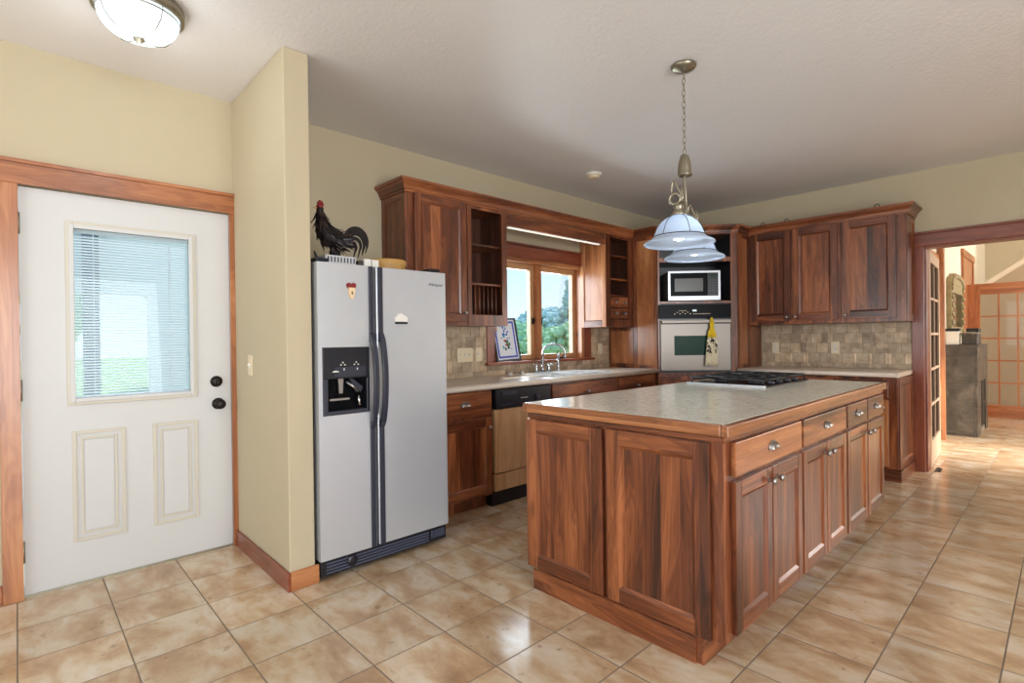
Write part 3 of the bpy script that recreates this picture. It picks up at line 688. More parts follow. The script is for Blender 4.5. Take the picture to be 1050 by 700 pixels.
mb = MB(); mb.lathe([(.007, 0), (.001, .022)], (0, 0, 0), STRAW, 8); mb.v = [(RXc + p[0], 1.196 - p[2], 1.962 - p[1] * .8) for p in mb.v]; mb.build('beak', t)
for s in (-1, 1):
    mb = MB(); x = RXc + s * .02; mb.tube([(x, 1.285, 1.77), (x, 1.28, 1.735), (x, 1.283, RZ0 + .006)], [.008, .005, .004], BLACKF)
    for dy in (-.025, -.012, .02): mb.tube([(x, 1.283, RZ0 + .006), (x + dy * .3, 1.283 + dy, RZ0 + .004)], .003, BLACKF)
    mb.build('leg', t)
mb = MB(); mb.box(RXc - .05, RXc + .05, 1.255, 1.335, RZ0 - .002, RZ0 + .002, BLACKF); mb.box(RXc - .02, RXc + .02, 1.27, 1.32, RZ0 + .002, RZ0 + .04, BLACKF); mb.build('stand', t, bevel=.002)
mb = MB(); mb.tube([(-2.70, 1.135, FT + .055), (-2.70, 1.145, FT + .03), (-2.70, 1.16, FT + .01), (-2.70, 1.19, FT + .006)], [.004, .008, .008, .006], BLACKP)
tag(mb.build('bottle_opener'), 'small black curved tool lying at the left corner of refrigerator top', 'tool')

# ------------------------------------------------------------------ sink wall base cabinets
def base_box(fr, u0, u1, depth, t, toe=.075, z1=.872, toeh=.1, mat=WZ, toemat=None):
    mb = MB(fr); mb.box(u0, u1, .005, depth, toeh, z1, mat); mb.box(u0, u1, .005, depth - toe, 0, toeh, toemat or mat); return mb.build('body', t, bevel=.002)
BD = .59
t = thing('base_cabinet', 'brown base cabinet with one drawer and one door between refrigerator and dishwasher', 'cabinet', (-3.2, 2.28, 0))
base_box(FS, 1.95, 2.535, BD, t)
drawer(FS, 2.03, 2.515, .69, .86, BD, WY, t, 'cup'); door_part(FS, 2.03, 2.515, .118, .668, BD, WY, t, (2.484, .60))
t = thing('dishwasher', 'dishwasher with black control panel and pale wood-toned front under the sink counter', 'dishwasher', (-3.2, 2.84, 0))
mb = MB(FS); mb.box(2.543, 3.142, .02, .57, .0, .868, BLACKP); mb.build('tub', t)
mb = MB(FS); mb.box(2.545, 3.14, .57, .625, .722, .866, BLACKP); cp = mb.build('control_panel', t, bevel=.006)
def btns(fr, par, specs, name='button'):
    for sp_ in specs: mb = MB(fr); mb.box(*sp_); mb.build(name, par)
btns(FS, cp, [(2.585 + i * .028, 2.605 + i * .028, .6252, .628, .742, .755, DARKP) for i in range(5)] + [(2.80 + i * .02, 2.812 + i * .02, .6252, .6275, .785, .79, WHITEP) for i in range(4)])
btns(FS, cp, [(2.6, 2.75, .6252, .632, .82, .845, DARKP)], 'latch')
mb = MB(FS); mb.lathe([(.024, .625), (.022, .64), (.01, .642)], (2.98, 0, .78), DARKP, 20, 'y'); mb.build('dial', cp)
mb = MB(FS); mb.box(2.55, 3.135, .57, .605, .246, .716, BZ); mb.build('door_panel', t, bevel=.003)
mb = MB(FS); mb.box(2.55, 3.135, .57, .6, .112, .236, BZ); mb.build('access_panel', t, bevel=.003)
t = thing('sink_cabinet', 'brown sink base cabinet with a wide drawer front below the window', 'cabinet', (-3.2, 3.62, 0))
base_box(FS, 3.15, 4.085, BD, t, z1=.72)
mb = MB(FS); mb.box(3.15, 4.085, BD - .02, BD, .7201, .872, WY); mb.build('top_rail', t); drawer(FS, 3.175, 4.07, .69, .86, BD, WY, t, 'knob')
for a, b, k in ((3.175, 3.618, 3.58), (3.627, 4.07, 3.66)): door_part(FS, a, b, .118, .668, BD, WY, t, (k, .60))
t = thing('base_cabinet', 'brown base cabinet with one drawer between sink cabinet and oven cabinet', 'cabinet', (-3.2, 4.43, 0))
base_box(FS, 4.09, 4.768, BD, t); drawer(FS, 4.105, 4.70, .69, .86, BD, WY, t, 'knob'); door_part(FS, 4.105, 4.70, .118, .668, BD, WY, t, (4.14, .60))
# counters
def slab_counter(name, fr, u0, u1, dep, mat, label, hs=()):
    mb = MB(fr); holes(mb, u0, u1, 0, dep, 0, 1, [], mat) if False else None
    us = [u0, u1]; ds = [.015, dep]
    if hs:
        a, b, c, d = hs[0]
        for (p, q, r, s) in ((u0, a, .015, dep), (b, u1, .015, dep), (a, b, .015, c), (a, b, d, dep)): mb.box(p, q, r, s, .8742, .914, mat)
    else: mb.box(u0, u1, .015, dep, .8742, .914, mat)
    o = mb.build(name, bevel=0 if hs else .006, seg=3)
    return tag(o, label, 'countertop')
ct = slab_counter('countertop', FS, 1.94, 4.768, .63, LAMIN, 'long beige countertop with inset sink below the window', [(3.29, 4.05, .12, .53)])
mb = MB(FS); mb.tube([(1.94, .63, .894), (4.768, .63, .894)], .0195, LAMIN, 12); mb.build('front_edge', ct)
# sink
t = thing('kitchen_sink', 'white double bowl sink set into the beige counter below the window', 'sink', (-3.17, 3.72, .75))
mb = MB(FS)
def bowl(a, b, c, d, zt, zb):
    mb.box(a, a + .008, c, d, zb, zt, PORC); mb.box(b - .008, b, c, d, zb, zt, PORC); mb.box(a + .008, b - .008, c, c + .008, zb, zt, PORC); mb.box(a + .008, b - .008, d - .008, d, zb, zt, PORC); mb.box(a, b, c, d, zb - .008, zb, PORC)
bowl(3.30, 3.66, .155, .52, .915, .75); bowl(3.68, 4.04, .155, .52, .915, .75); mb.build('basins', t)
mb = MB(FS); holes(mb, 0, 1, 0, 1, 0, 1, [], PORC) if False else None
for (a, b, c, d) in ((3.26, 3.30, .085, .555), (4.04, 4.08, .085, .555), (3.30, 4.04, .085, .155), (3.30, 4.04, .52, .555), (3.66, 3.68, .155, .52)): mb.box(a, b, c, d, .9145, .924, PORC)
mb.build('rim', t, bevel=.003)
for u in (3.48, 3.86):
    mb = MB(FS); mb.lathe([(.001, .752), (.035, .752), (.04, .754)], (u, .33, 0), CHROME, 20); mb.build('drain', t)
# faucet
t = thing('faucet', 'chrome gooseneck bridge faucet with two lever handles behind the sink', 'faucet', (-3.38, 3.58, .924))
mb = MB(FS); mb.box(3.47, 3.69, .095, .145, .9242, .934, CHROME); mb.build('deck_plate', t, bevel=.004)
mb = MB(FS); P = [(3.58, .12, .934), (3.58, .12, 1.10)]
for i in range(1, 13):
    a = pi - pi * i / 12; k = (cos(a) + 1) / 2; P.append((3.58 + .15 * k, .12 + .15 * k, 1.10 + .085 * sin(a)))
P.append((3.73, .27, 1.06)); mb.lathe([(.02, .934), (.016, .96), (.012, .99)], (3.58, .12, 0), CHROME, 16); mb.tube(P, .0095, CHROME, 12); mb.build('spout', t)
for u, s in ((3.495, -1), (3.665, 1)):
    mb = MB(FS); mb.lathe([(.02, .934), (.017, .95), (.013, .975), (.016, .985), (.009, 1.0)], (u, .12, 0), CHROME, 16); mb.tube([(u, .12, .992), (u + s * .05, .14, 1.0)], [.007, .005], CHROME); mb.build('handle', t)
t = thing('side_sprayer', 'tall chrome side sprayer right of the gooseneck faucet', 'sprayer', (-3.38, 3.80, .924))
mb = MB(FS); mb.lathe([(.02, .9245), (.018, .94), (.011, .96), (.013, 1.0), (.017, 1.02), (.012, 1.04)], (3.80, .12, 0), CHROME, 16); mb.build('body', t)
mb = MB(FS); mb.tube([(3.80, .12, 1.04), (3.80, .125, 1.075), (3.79, .15, 1.10)], [.011, .012, .009], CHROME); mb.tube([(3.80, .115, 1.06), (3.80, .10, 1.11)], [.004, .003], BLACKP); mb.build('spray_head', t)
mb = MB(FS); mb.lathe([(.022, .9145), (.026, .925), (.018, .935), (.001, .936)], (3.22, .06, 0), SPONGE, 16); tag(mb.build('soap_bar'), 'small white soap on the counter left of the faucet', 'soap')
mb = MB(FS); mb.lathe([(.014, .9145), (.018, .93), (.012, .94), (.001, .941)], (3.375, .055, 0), SPONGE, 16); tag(mb.build('sink_stopper'), 'tiny white round stopper on the counter next to the soap', 'stopper')

# framed picture leaning in the window
t = thing('framed_picture', 'framed blue bordered floral picture leaning on the window sill', 'picture', (-3.49, 3.20, 1.032))
W_, H_ = .295, .39
class FPic:
    def __call__(s, u, d, z):   # local in-plane u (0..W), z (0..H) leaning back, turned slightly
        a = radians(8); b = radians(4)
        uu = u * cos(b) - z * sin(b); zz = u * sin(b) * .5 + z * cos(b)
        dd = d * cos(a) - zz * sin(a); z2 = zz * cos(a) + d * sin(a)
        return (-3.5 + .035 + dd, 3.085 + uu, 1.034 + z2)
fp = FPic()
mb = MB(fp); ring(mb, 0, W_, 0, H_, .014, -.006, .012, plain('picture_frame_dark', (58, 62, 74), .4)); mb.build('frame', t)
mb = MB(fp); mb.box(.014, W_ - .014, -.004, .002, .014, H_ - .014, plain('mat_white', (232, 234, 240), .6)); mb.build('backing', t)
mb = MB(fp); ring(mb, .03, W_ - .03, .03, H_ - .03, .016, .002, .004, plain('mat_blue', (62, 84, 190), .5)); mb.build('blue_border', t)
mb = MB(fp); rr = random.Random(5); cols = [plain('petal_%d' % i, c, .5) for i, c in enumerate(((40, 110, 190), (70, 170, 190), (190, 60, 60), (40, 60, 60), (90, 130, 70)))]
for i in range(34):
    u, z = .148 + rr.gauss(0, .035), .2 + rr.gauss(0, .065); r = rr.uniform(.006, .016); u = min(max(u, .06), W_ - .06); z = min(max(z, .065), H_ - .065)
    n = 7; mb.prism([(u + r * rr.uniform(.5, 1.2) * cos(2 * pi * k / n), z + r * rr.uniform(.6, 1.4) * sin(2 * pi * k / n)) for k in range(n)], 1, .002, .0035 + i * .00005, cols[0 if z > .2 and rr.random() < .5 else rr.randrange(5)])
mb.build('flowers', t)

# ------------------------------------------------------------------ upper cabinets, sink wall
UD = .33; UZ0, UZ1 = 1.345, 2.30
t = thing('upper_cabinet', 'brown single-door upper cabinet above refrigerator and left base cabinet', 'cabinet', (-3.34, 2.26, UZ0))
mb = MB(FS); mb.box(1.995, 2.53, .004, UD - .002, UZ0, UZ1, WZ); mb.build('body', t, bevel=.002)
door_part(FS, 2.05, 2.505, 1.372, 2.285, UD - .002, WY, t, (2.482, 1.44), rec=.006)
mb = panel_door(Fr(-3.5, 1.995, 1, 0), .006, UD - .002, UZ0 + .002, UZ1 - .002, 0, WX, th=.013, st=.05); mb.build('end_panel', t, bevel=.002)
def open_cab(name, label, cat, u0, u1, ou0, ou1, oz0, oz1, shelves):
    t = thing(name, label, cat, FS((u0 + u1) / 2, .16, UZ0))
    mb = MB(FS); d = UD
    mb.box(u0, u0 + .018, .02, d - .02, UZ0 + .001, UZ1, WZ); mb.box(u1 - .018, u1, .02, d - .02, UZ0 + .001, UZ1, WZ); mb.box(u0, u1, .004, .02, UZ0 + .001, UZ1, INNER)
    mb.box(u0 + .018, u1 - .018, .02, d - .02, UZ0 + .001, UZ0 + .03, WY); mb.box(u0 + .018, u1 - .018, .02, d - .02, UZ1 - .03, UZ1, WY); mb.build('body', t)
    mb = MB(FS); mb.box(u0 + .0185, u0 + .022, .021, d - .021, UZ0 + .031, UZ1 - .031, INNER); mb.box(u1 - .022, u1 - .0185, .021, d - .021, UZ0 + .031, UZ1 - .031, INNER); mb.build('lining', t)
    mb = MB(FS); holes(mb, u0, u1, UZ0, UZ1, d - .02, d, [(ou0, ou1, oz0, oz1)], WZ); mb.build('face_frame', t)
    for z in shelves:
        mb = MB(FS); mb.box(u0 + .023, u1 - .023, .021, d - .03, z - .009, z + .009, WY); mb.build('shelf', t, bevel=.002)
    return t
t = open_cab('open_shelf_cabinet', 'open brown shelf cabinet with plate rack left of the window', 'shelf cabinet', 2.534, 2.945, 2.572, 2.89, 1.43, 2.255, (1.985, 1.675))
mb = MB(FS)
for i in range(7): mb.tube([(2.60 + i * .044, UD - .05, 1.374), (2.60 + i * .044, UD - .05, 1.665)], .0075, WZ, 8)
mb.build('plate_rack', t)
t = open_cab('open_shelf_cabinet', 'small open brown shelf cabinet with four tiny drawers right of the window', 'shelf cabinet', 4.30, 4.766, 4.37, 4.69, 1.425, 2.255, (2.08, 1.84, 1.672))
mb = panel_door(Fr(-3.5, 4.30, 1, 0), .006, UD - .002, UZ0 + .002, UZ1 - .002, 0, WX, vm=OZ, th=.011, st=.045); mb.build('side_panel', t, bevel=.002)
for i in range(2):
    for j in range(2): drawer(FS, 4.376 + i * .157, 4.527 + i * .157, 1.432 + j * .116, 1.54 + j * .116, UD - .022, WY, t, 'knob', th=.018)
# valance
mb = MB(FS); mb.box(2.947, 4.298, UD - .022, UD - .002, 2.172, 2.277, WY); mb.box(2.947, 4.298, .004, UD - .0221, 2.26, 2.277, WY); tag(mb.build('window_valance', bevel=.002), 'brown wooden valance board spanning above the sink window', 'valance')  # second box: hidden top board added to keep window light off the ceiling
t = thing('valance_strip', 'thin white glowing strip behind the valance over the sink window', 'strip', (-3.21, 3.6, 2.165))
mb = MB(FS); mb.box(2.99, 4.25, .27, .305, 2.172, 2.20, WHITEP); mb.build('housing', t)
mb = MB(FS); mb.box(3.0, 4.24, .275, .30, 2.165, 2.1719, plain('strip_glow', (255, 250, 240), .4, emit=.5)); mb.build('strip_face', t)  # pale strip with weak emission along the valance's lower edge
# crown
def crown():
    path = [(-3.499, 1.982), (-3.17, 1.982), (-3.17, 4.77), DA, DB, (-2.30, 5.59), (-.945, 5.59), (-.945, 5.919)]
    prof = [(.001, 2.278), (.009, 2.278), (.009, 2.294), (.016, 2.296), (.018, 2.308), (.024, 2.322), (.038, 2.338), (.044, 2.340), (.044, 2.346), (.054, 2.348), (.054, 2.366), (.001, 2.366)]
    n = len(path); out = []
    for i, p in enumerate(path):
        ns = []
        for a, b in ((i - 1, i), (i, i + 1)):
            if a < 0 or b >= n: continue
            dx, dy = path[b][0] - path[a][0], path[b][1] - path[a][1]; l = math.hypot(dx, dy); ns.append((dy / l, -dx / l))
        if len(ns) == 1: m = ns[0]; 
        else:
            sx, sy = ns[0][0] + ns[1][0], ns[0][1] + ns[1][1]; k = 2 / (sx * sx + sy * sy); m = (sx * k, sy * k)
        out.append(m)
    mb = MB(); k = len(prof); vs = []
    for p, m in zip(path, out):
        for (d, z) in prof: vs.append((p[0] + m[0] * d, p[1] + m[1] * d, z))
    for i in range(n - 1):
        mat = WX if abs(path[i + 1][0] - path[i][0]) > abs(path[i + 1][1] - path[i][1]) else WY
        mb.add([vs[i * k + j] for j in range(k)] + [vs[(i + 1) * k + j] for j in range(k)], [(j, (j + 1) % k, k + (j + 1) % k, k + j) for j in range(k)] + ([tuple(range(k))[::-1]] if i == 0 else []) + ([tuple(range(k, 2 * k))] if i == n - 2 else []), mat)
    o = mb.build('crown_moulding', origin=(-2.5, 4, 2.285)); tag(o, 'brown crown moulding running along the tops of all upper cabinets', 'moulding')
crown()
# ------------------------------------------------------------------ corner oven cabinet
t = thing('oven_cabinet', 'tall diagonal corner cabinet housing the wall oven and microwave', 'cabinet', (-2.9, 5.3, 0))
mb = MB()
mb.box(-3.495, -2.885, 4.77, 4.788, 0, 2.299, WZ)            # left side panel
mb.box(-2.318, -2.30, 5.325, 5.915, 0, 2.299, WZ)            # right side panel
mb.prism([(-3.49, 4.79), (-2.89, 4.79), (-2.32, 5.335), (-2.32, 5.91), (-3.49, 5.91)], 2, 2.28, 2.299, WX)
mb.build('carcass', t)
mb = MB(Fr(-3.5, 4.77, 1, 0)); ring(mb, .345, .612, .915, 2.28, .035, 0, .006, WZ); mb.box(.04, .32, 0, .004, .96, 1.31, OZ); mb.box(.02, .33, 0, .003, .916, 1.343, WZ); mb.box(.38, .577, 0, .003, .95, 2.245, OZ); mb.build('side_panelling', t, bevel=.0015)
mb = MB(Fr(-2.30, 5.92, 0, 1)); mb.fr = (lambda y, d, z: (-2.30 + d, y, z)); ring(mb, 5.335, 5.585, .915, 2.28, .035, 0, .006, WZ); mb.box(5.37, 5.55, 0, .003, .95, 2.245, OZ); mb.box(5.60, 5.90, 0, .004, .916, 1.34, WZ); mb.build('side_panelling', t, bevel=.0015)
mb = MB(FD); S = .0; 
mb.box(0, .006, -.02, 0, 0, 2.29, WZ)
holes(mb, 0, DL, 0, 2.29, -.02, 0, [(.022, .735, .875, 1.578), (.022, .735, 1.6, 2.0), (.022, .735, 2.045, 2.285), (-.1, .0, 0, 0)], WZ)
mb.build('face_frame', t)
mb = MB(FD)
for (z0, z1) in ((1.6, 2.0), (2.045, 2.285)):
    mb.box(.012, .745, -.46, -.45, z0 - .01, z1 + .01, BLACKP); mb.box(.012, .021, -.45, -.02, z0 - .01, z1 + .01, BLACKP); mb.box(.736, .745, -.45, -.02, z0 - .01, z1 + .01, BLACKP)
    mb.box(.021, .736, -.45, -.02, z0 - .012, z0 - .001, BLACKP); mb.box(.021, .736, -.45, -.02, z1 + .001, z1 + .012, BLACKP)
mb.build('niche_lining', t)
mb = MB(FD); mb.box(.03, DL - .03, 0, .018, .12, .84, WX); 
o = mb.build('lower_door', t, bevel=.003)
# wall oven
t = thing('wall_oven', 'stainless wall oven with black control panel and green-tinted window in corner cabinet', 'oven', FD(.37, 0, .88))
mb = MB(FD); mb.box(.024, .733, -.5, .0, .88, 1.574, BLACKP); mb.build('body', t)
mb = MB(FD); mb.box(.008, .727, .001, .022, 1.425, 1.566, BLACKG); cp = mb.build('control_panel', t, bevel=.003)
mb = MB(FD); mb.box(.345, .385, .0222, .0235, 1.495, 1.512, plain('display_glow', (200, 215, 225), .3, emit=.6))
rr = random.Random(9)
mb.build('display', cp)
btns(FD, cp, [(.16 + i * .026, .175 + i * .026, .0222, .023, 1.468 + (i % 2) * .016, 1.474 + (i % 2) * .016, IVORY) for i in range(7)] + [(.35 + i * .02, .362 + i * .02, .0222, .023, 1.466, 1.473, IVORY) for i in range(9)] + [(.21 + i * .02, .222 + i * .02, .0222, .023, 1.5, 1.506, IVORY) for i in range(4)])
mb = MB(FD); holes(mb, .024, .716, .898, 1.41, .001, .03, [(.157, .50, 1.05, 1.248)], STEEL_W); dr = mb.build('door', t)
mb = MB(FD); mb.box(.157, .50, .001, .028, 1.05, 1.248, GREENG); mb.build('door_window', dr)
mb = MB(FD); mb.box(.03, .71, .0305, .05, 1.368, 1.386, BLACKP); mb.box(.028, .712, .05, .066, 1.376, 1.404, STEEL_W); mb.box(.03, .05, .03, .05, 1.376, 1.404, STEEL_W); mb.box(.69, .71, .03, .05, 1.376, 1.404, STEEL_W); mb.build('handle', dr, bevel=.004)
mb = MB(FD); mb.box(.02, .722, .001, .02, .876, .896, BLACKP); mb.build('vent_strip', t)
# microwave
t = thing('microwave', 'small stainless microwave with dark door in the corner cabinet niche', 'microwave', FD(.37, -.02, 1.6))
mb = MB(FD); mb.box(.112, .63, -.4, -.02, 1.612, 1.905, STEEL_W); mb.build('body', t, bevel=.003)
mb = MB(FD); holes(mb, .11, .632, 1.61, 1.908, -.0199, .0, [(.132, .612, 1.652, 1.888)], STEEL); mb.build('front_frame', t)
mb = MB(FD); mb.box(.132, .505, -.0199, -.004, 1.652, 1.888, BLACKG); o = mb.build('door', t)
mb = MB(FD); mb.box(.175, .46, -.0038, -.0025, 1.70, 1.832, GREYG); mb.build('door_window', o)
mb = MB(FD); mb.box(.507, .612, -.0199, -.004, 1.652, 1.888, BLACKP); o = mb.build('keypad', t)
mb = MB(FD); mb.box(.522, .598, -.0038, -.003, 1.852, 1.872, GREENG); mb.build('display', o)
btns(FD, o, [(.524 + i * .026, .542 + i * .026, -.0038, -.003, 1.70 + j * .026, 1.714 + j * .026, DARKP) for i in range(3) for j in range(5)])
for u in (.15, .59):
    mb = MB(FD); mb.lathe([(.012, 1.589), (.012, 1.613)], (u, -.06, 0), BLACKP, 10); mb.build('foot', t)
# towel
t = thing('dish_towel', 'yellow crochet-topped hanging towel with black print on the oven handle', 'towel', FD(.51, .07, .94))
def cloth(rows, mat, name, amp=.004):
    mb = MB(FD); vs = []; fs = []; n = 14
    for (z, u0, u1, d) in rows:
        for i in range(n + 1):
            k = i / n; vs.append((u0 + (u1 - u0) * k, d + amp * sin(k * pi * 5 + z * 9), z + .003 * sin(k * 7)))
    for r in range(len(rows) - 1):
        for i in range(n): a = r * (n + 1) + i; fs.append((a, a + 1, a + n + 2, a + n + 1))
    mb.add(vs, fs, mat, True); return mb.build(name, t, solid=.006)
m, nt, b = newmat('towel_print'); tc = N(nt, 'TexCoord'); vo = N(nt, 'TexNoise'); vo.inputs['Scale'].default_value = 34; vo.inputs['Detail'].default_value = 2
sp = N(nt, 'SeparateXYZ'); nt.links.new(tc.outputs['Object'], sp.inputs[0]); nt.links.new(tc.outputs['Object'], vo.inputs['Vector'])
g1 = N(nt, 'MapRange'); g1.inputs[1].default_value = .10; g1.inputs[2].default_value = .14; nt.links.new(sp.outputs['Z'], g1.inputs[0])
g2 = N(nt, 'MapRange'); g2.inputs[1].default_value = .50; g2.inputs[2].default_value = .54; nt.links.new(vo.outputs['Fac'], g2.inputs[0])
mu = N(nt, 'Math', operation='MULTIPLY'); nt.links.new(g1.outputs[0], mu.inputs[0]); nt.links.new(g2.outputs[0], mu.inputs[1])
mx = N(nt, 'Mix', data_type='RGBA'); nt.links.new(mu.outputs[0], mx.inputs[0]); mx.inputs[6].default_value = lin(226, 216, 186); mx.inputs[7].default_value = lin(42, 40, 34)
nt.links.new(mx.outputs[2], b.inputs['Base Color']); b.inputs['Roughness'].default_value = .9; TOWEL = m
cloth([(1.235, .482, .545, .072), (1.2, .47, .565, .074), (1.1, .462, .575, .076), (1.0, .455, .575, .076), (.942, .452, .572, .074)], TOWEL, 'cloth')
cloth([(1.385, .50, .535, .078), (1.37, .497, .54, .078), (1.33, .503, .533, .078), (1.30, .49, .545, .077), (1.26, .478, .556, .076), (1.228, .472, .562, .076)], YELLOW, 'crochet_top', .003)
mb = MB(FD); mb.tube([(.518, .078, 1.38), (.518, .082, 1.40), (.518, .07, 1.418), (.518, .05, 1.412), (.518, .043, 1.39)], [.014, .015, .015, .014, .012], YELLOW, 10); mb.build('hanging_loop', t)

# ------------------------------------------------------------------ right run
ct = thing('countertop', 'beige countertop under the right-hand upper cabinets on the back wall', 'countertop', (-1.62, 5.6, .874))
mb = MB(FB); mb.box(-2.298, -.968, .015, .61, .8742, .914, LAMIN); mb.build('slab', ct, bevel=.005)
mb = MB(FB); mb.tube([(-2.298, .61, .894), (-.985, .61, .894)], .0195, LAMIN, 12); mb.build('front_edge', ct)
t = thing('base_cabinet', 'brown base cabinet with end panel under the right-hand counter by the hall opening', 'cabinet', (-1.6, 5.62, 0))
base_box(FB, -2.298, -.975, .58, t, toe=.07)
xs = [-2.27, -1.86, -1.45, -1.035]
for a, b in zip(xs, xs[1:]):
    drawer(FB, a + .005, b - .005, .70, .85, .58, WX, t, 'knob'); door_part(FB, a + .005, b - .005, .12, .68, .58, WX, t, (b - .04, .62), vm=OZ if b > -1.1 else WZ)
mb = MB(); mb.fr = (lambda y, d, z: (-.975 + d, y, z)); mb2 = panel_door(mb.fr, 5.345, 5.90, .1, .868, 0, WY, th=.012, st=.05); mb2.box(5.335, 5.90, -.3, .022, 0, .098, WY); mb2.build('end_panel', t, bevel=.0025)
mb = MB(FB); mb.box(-1.3, -.955, .5101, .59, 0, .098, WX); mb.build('plinth', t, bevel=.002)
grp = None
def right_upper(u0, u1, doors, label, end=False):
    t = thing('upper_cabinet', label, 'cabinet', FB((u0 + u1) / 2, .16, 1.35))
    mb = MB(FB); mb.box(u0, u1, .004, .33, 1.35, 2.30, WZ); mb.build('body', t, bevel=.002)
    for a, b, k in doors: door_part(FB, a, b, 1.385, 2.283, .33, WX, t, (k, 1.422), st=.06, rl=.065)
    if end:
        mb = panel_door((lambda y, d, z: (u1 + d, y, z)), 5.60, 5.915, 1.352, 2.298, 0, WY, th=.012, st=.045); mb.build('end_panel', t, bevel=.002)
right_upper(-2.298, -1.452, [(-2.262, -1.885, -1.915), (-1.865, -1.475, -1.838)], 'brown double-door upper cabinet beside the corner oven cabinet')
right_upper(-1.45, -.959, [(-1.437, -1.025, -1.41)], 'brown single-door upper cabinet nearest the hall opening', True)
for (x, lb) in ((-2.16, 'tiny dark wire hook on top of right cabinets near the oven'), (-1.93, 'tiny dark wire hook on top of right cabinets above double doors'), (-1.17, 'tiny dark wire hook on top of right cabinets near the hall opening')):
    mb = MB(FB); mb.tube([(x - .02, .30, 2.366), (x - .018, .30, 2.395), (x, .30, 2.405), (x + .02, .30, 2.392), (x + .014, .30, 2.38)], .004, BRONZE, 6); mb.tube([(x - .02, .30, 2.301), (x - .02, .30, 2.368)], .004, BRONZE, 6)
    tag(mb.build('wire_hook'), lb, 'hook')

# ------------------------------------------------------------------ island
IY1 = 4.20
t = thing('kitchen_island', 'large brown wooden island cabinet with panelled end, drawers and doors in the room centre', 'island', (-1.37, 3.0, 0))
mb = MB(); mb.box(-1.865, -.865, 1.87, IY1, .105, .868, WZ); mb.build('body', t, bevel=.003)
mb = MB(); mb.box(-1.80, -.945, 1.862, 4.14, 0, .1045, WY); mb.build('plinth', t, bevel=.002)
mb = MB(); mb.box(-1.828, -.974, 1.852, 1.8619, 0, .098, WX); mb.build('kick_board', t, bevel=.002)
mb = MB(FE)
mb = panel_door(FE, -1.865, -1.402, .108, .838, .001, WX, st=.068, rl=.058, th=.02); mb.build('end_panel', t, bevel=.003)
mb = panel_door(FE, -1.378, -.912, .108, .842, .001, WX, st=.062, rl=.062, th=.02); mb.build('end_panel', t, bevel=.003)
dw = [(1.925, 2.628, OY), (2.65, 3.335, WY), (3.362, 3.775, WY), (3.797, 4.185, WY)]
for i, (a, b, m) in enumerate(dw): drawer(FI, a, b, .715, .842, .0, m, t, 'cup')
for a, b, k in ((1.925, 2.272, 2.235), (2.281, 2.628, 2.318), (2.65, 2.988, 2.952), (2.997, 3.335, 3.033), (3.362, 3.775, 3.74), (3.797, 4.185, 3.835)):
    door_part(FI, a, b, .125, .695, .0, WY, t, (k, .645), st=.052)
it = thing('island_countertop', 'speckled granite island top with wooden edge band', 'countertop', (-1.37, 3.0, .87))
mb = MB(); mb.box(-1.862, -.868, 1.878, IY1 + .02, .8685, .9155, GRANITE); mb.build('granite_slab', it)
mb = MB()
for (a, b, c, d, m) in ((-.8679, -.838, 1.85, IY1 + .045, EY), (-1.892, -1.8621, 1.85, IY1 + .045, EY), (-1.862, -.868, 1.85, 1.8779, EX), (-1.862, -.868, IY1 + .0201, IY1 + .045, EX)): mb.box(a, b, c, d, .869, .914, m)
mb.build('wooden_edge', it, bevel=.006, seg=3)
mb = MB(); 
for (a, b, c, d, m) in ((-.8649, -.852, 1.857, IY1, WY), (-1.862, -.865, 1.857, 1.8695, WX)): mb.box(a, b, c, d, .848, .8685, m)
mb.build('cove_strip', it, bevel=.004)
# cooktop
ck = thing('gas_cooktop', 'black gas cooktop with cast iron grates set in the far end of the island top', 'cooktop', (-1.54, 3.75, .916))
CX0, CX1, CY0, CY1 = -1.80, -1.285, 3.355, 4.14
mb = MB(); mb.box(CX0, CX1, CY0, CY1, .9158, .924, BLACKG); mb.build('glass_plate', ck, bevel=.003)
mb = MB(); mb.box(CX0 - .004, CX1 + .004, CY0 - .005, CY0 - .0002, .9158, .927, STEEL); mb.build('front_edge', ck)
bc = [(-1.665, 3.56), (-1.42, 3.56), (-1.665, 3.94), (-1.42, 3.94)]
for (x, y) in bc:
    mb = MB(); mb.lathe([(.05, .924), (.05, .932), (.04, .936), (.036, .944), (.001, .946)], (x, y, 0), IRON, 24); mb.build('burner', ck)
for y0, y1 in ((3.38, 3.74), (3.76, 4.12)):
    mb = MB(); x0, x1 = CX0 + .02, CX1 - .02; z = .958
    mb.tube([(x0, y0, z), (x1, y0, z), (x1, y1, z), (x0, y1, z)], .007, IRON, 6, closed=True)
    ym = (y0 + y1) / 2; xm = (x0 + x1) / 2
    mb.tube([(x0, ym, z), (x1, ym, z)], .006, IRON, 6); mb.tube([(xm, y0, z), (xm, y1, z)], .006, IRON, 6)
    for q in (.25, .75):
        xx = x0 + (x1 - x0) * q; mb.tube([(xx, y0, z), (xx, y0 + .12, z)], .006, IRON, 6); mb.tube([(xx, y1, z), (xx, y1 - .12, z)], .006, IRON, 6)
    for xx in (x0, xm, x1):
        for yy in (y0, y1): mb.tube([(xx, yy, .924), (xx, yy, z)], .006, IRON, 6)
    mb.build('grate', ck)
for i in range(4):
    mb = MB(); mb.lathe([(.018, .924), (.016, .944), (.012, .946)], (CX1 - .028, 3.53 + i * .14, 0), DARKP, 16); mb.build('control_knob', ck)
# second look: front edge tile strip not needed

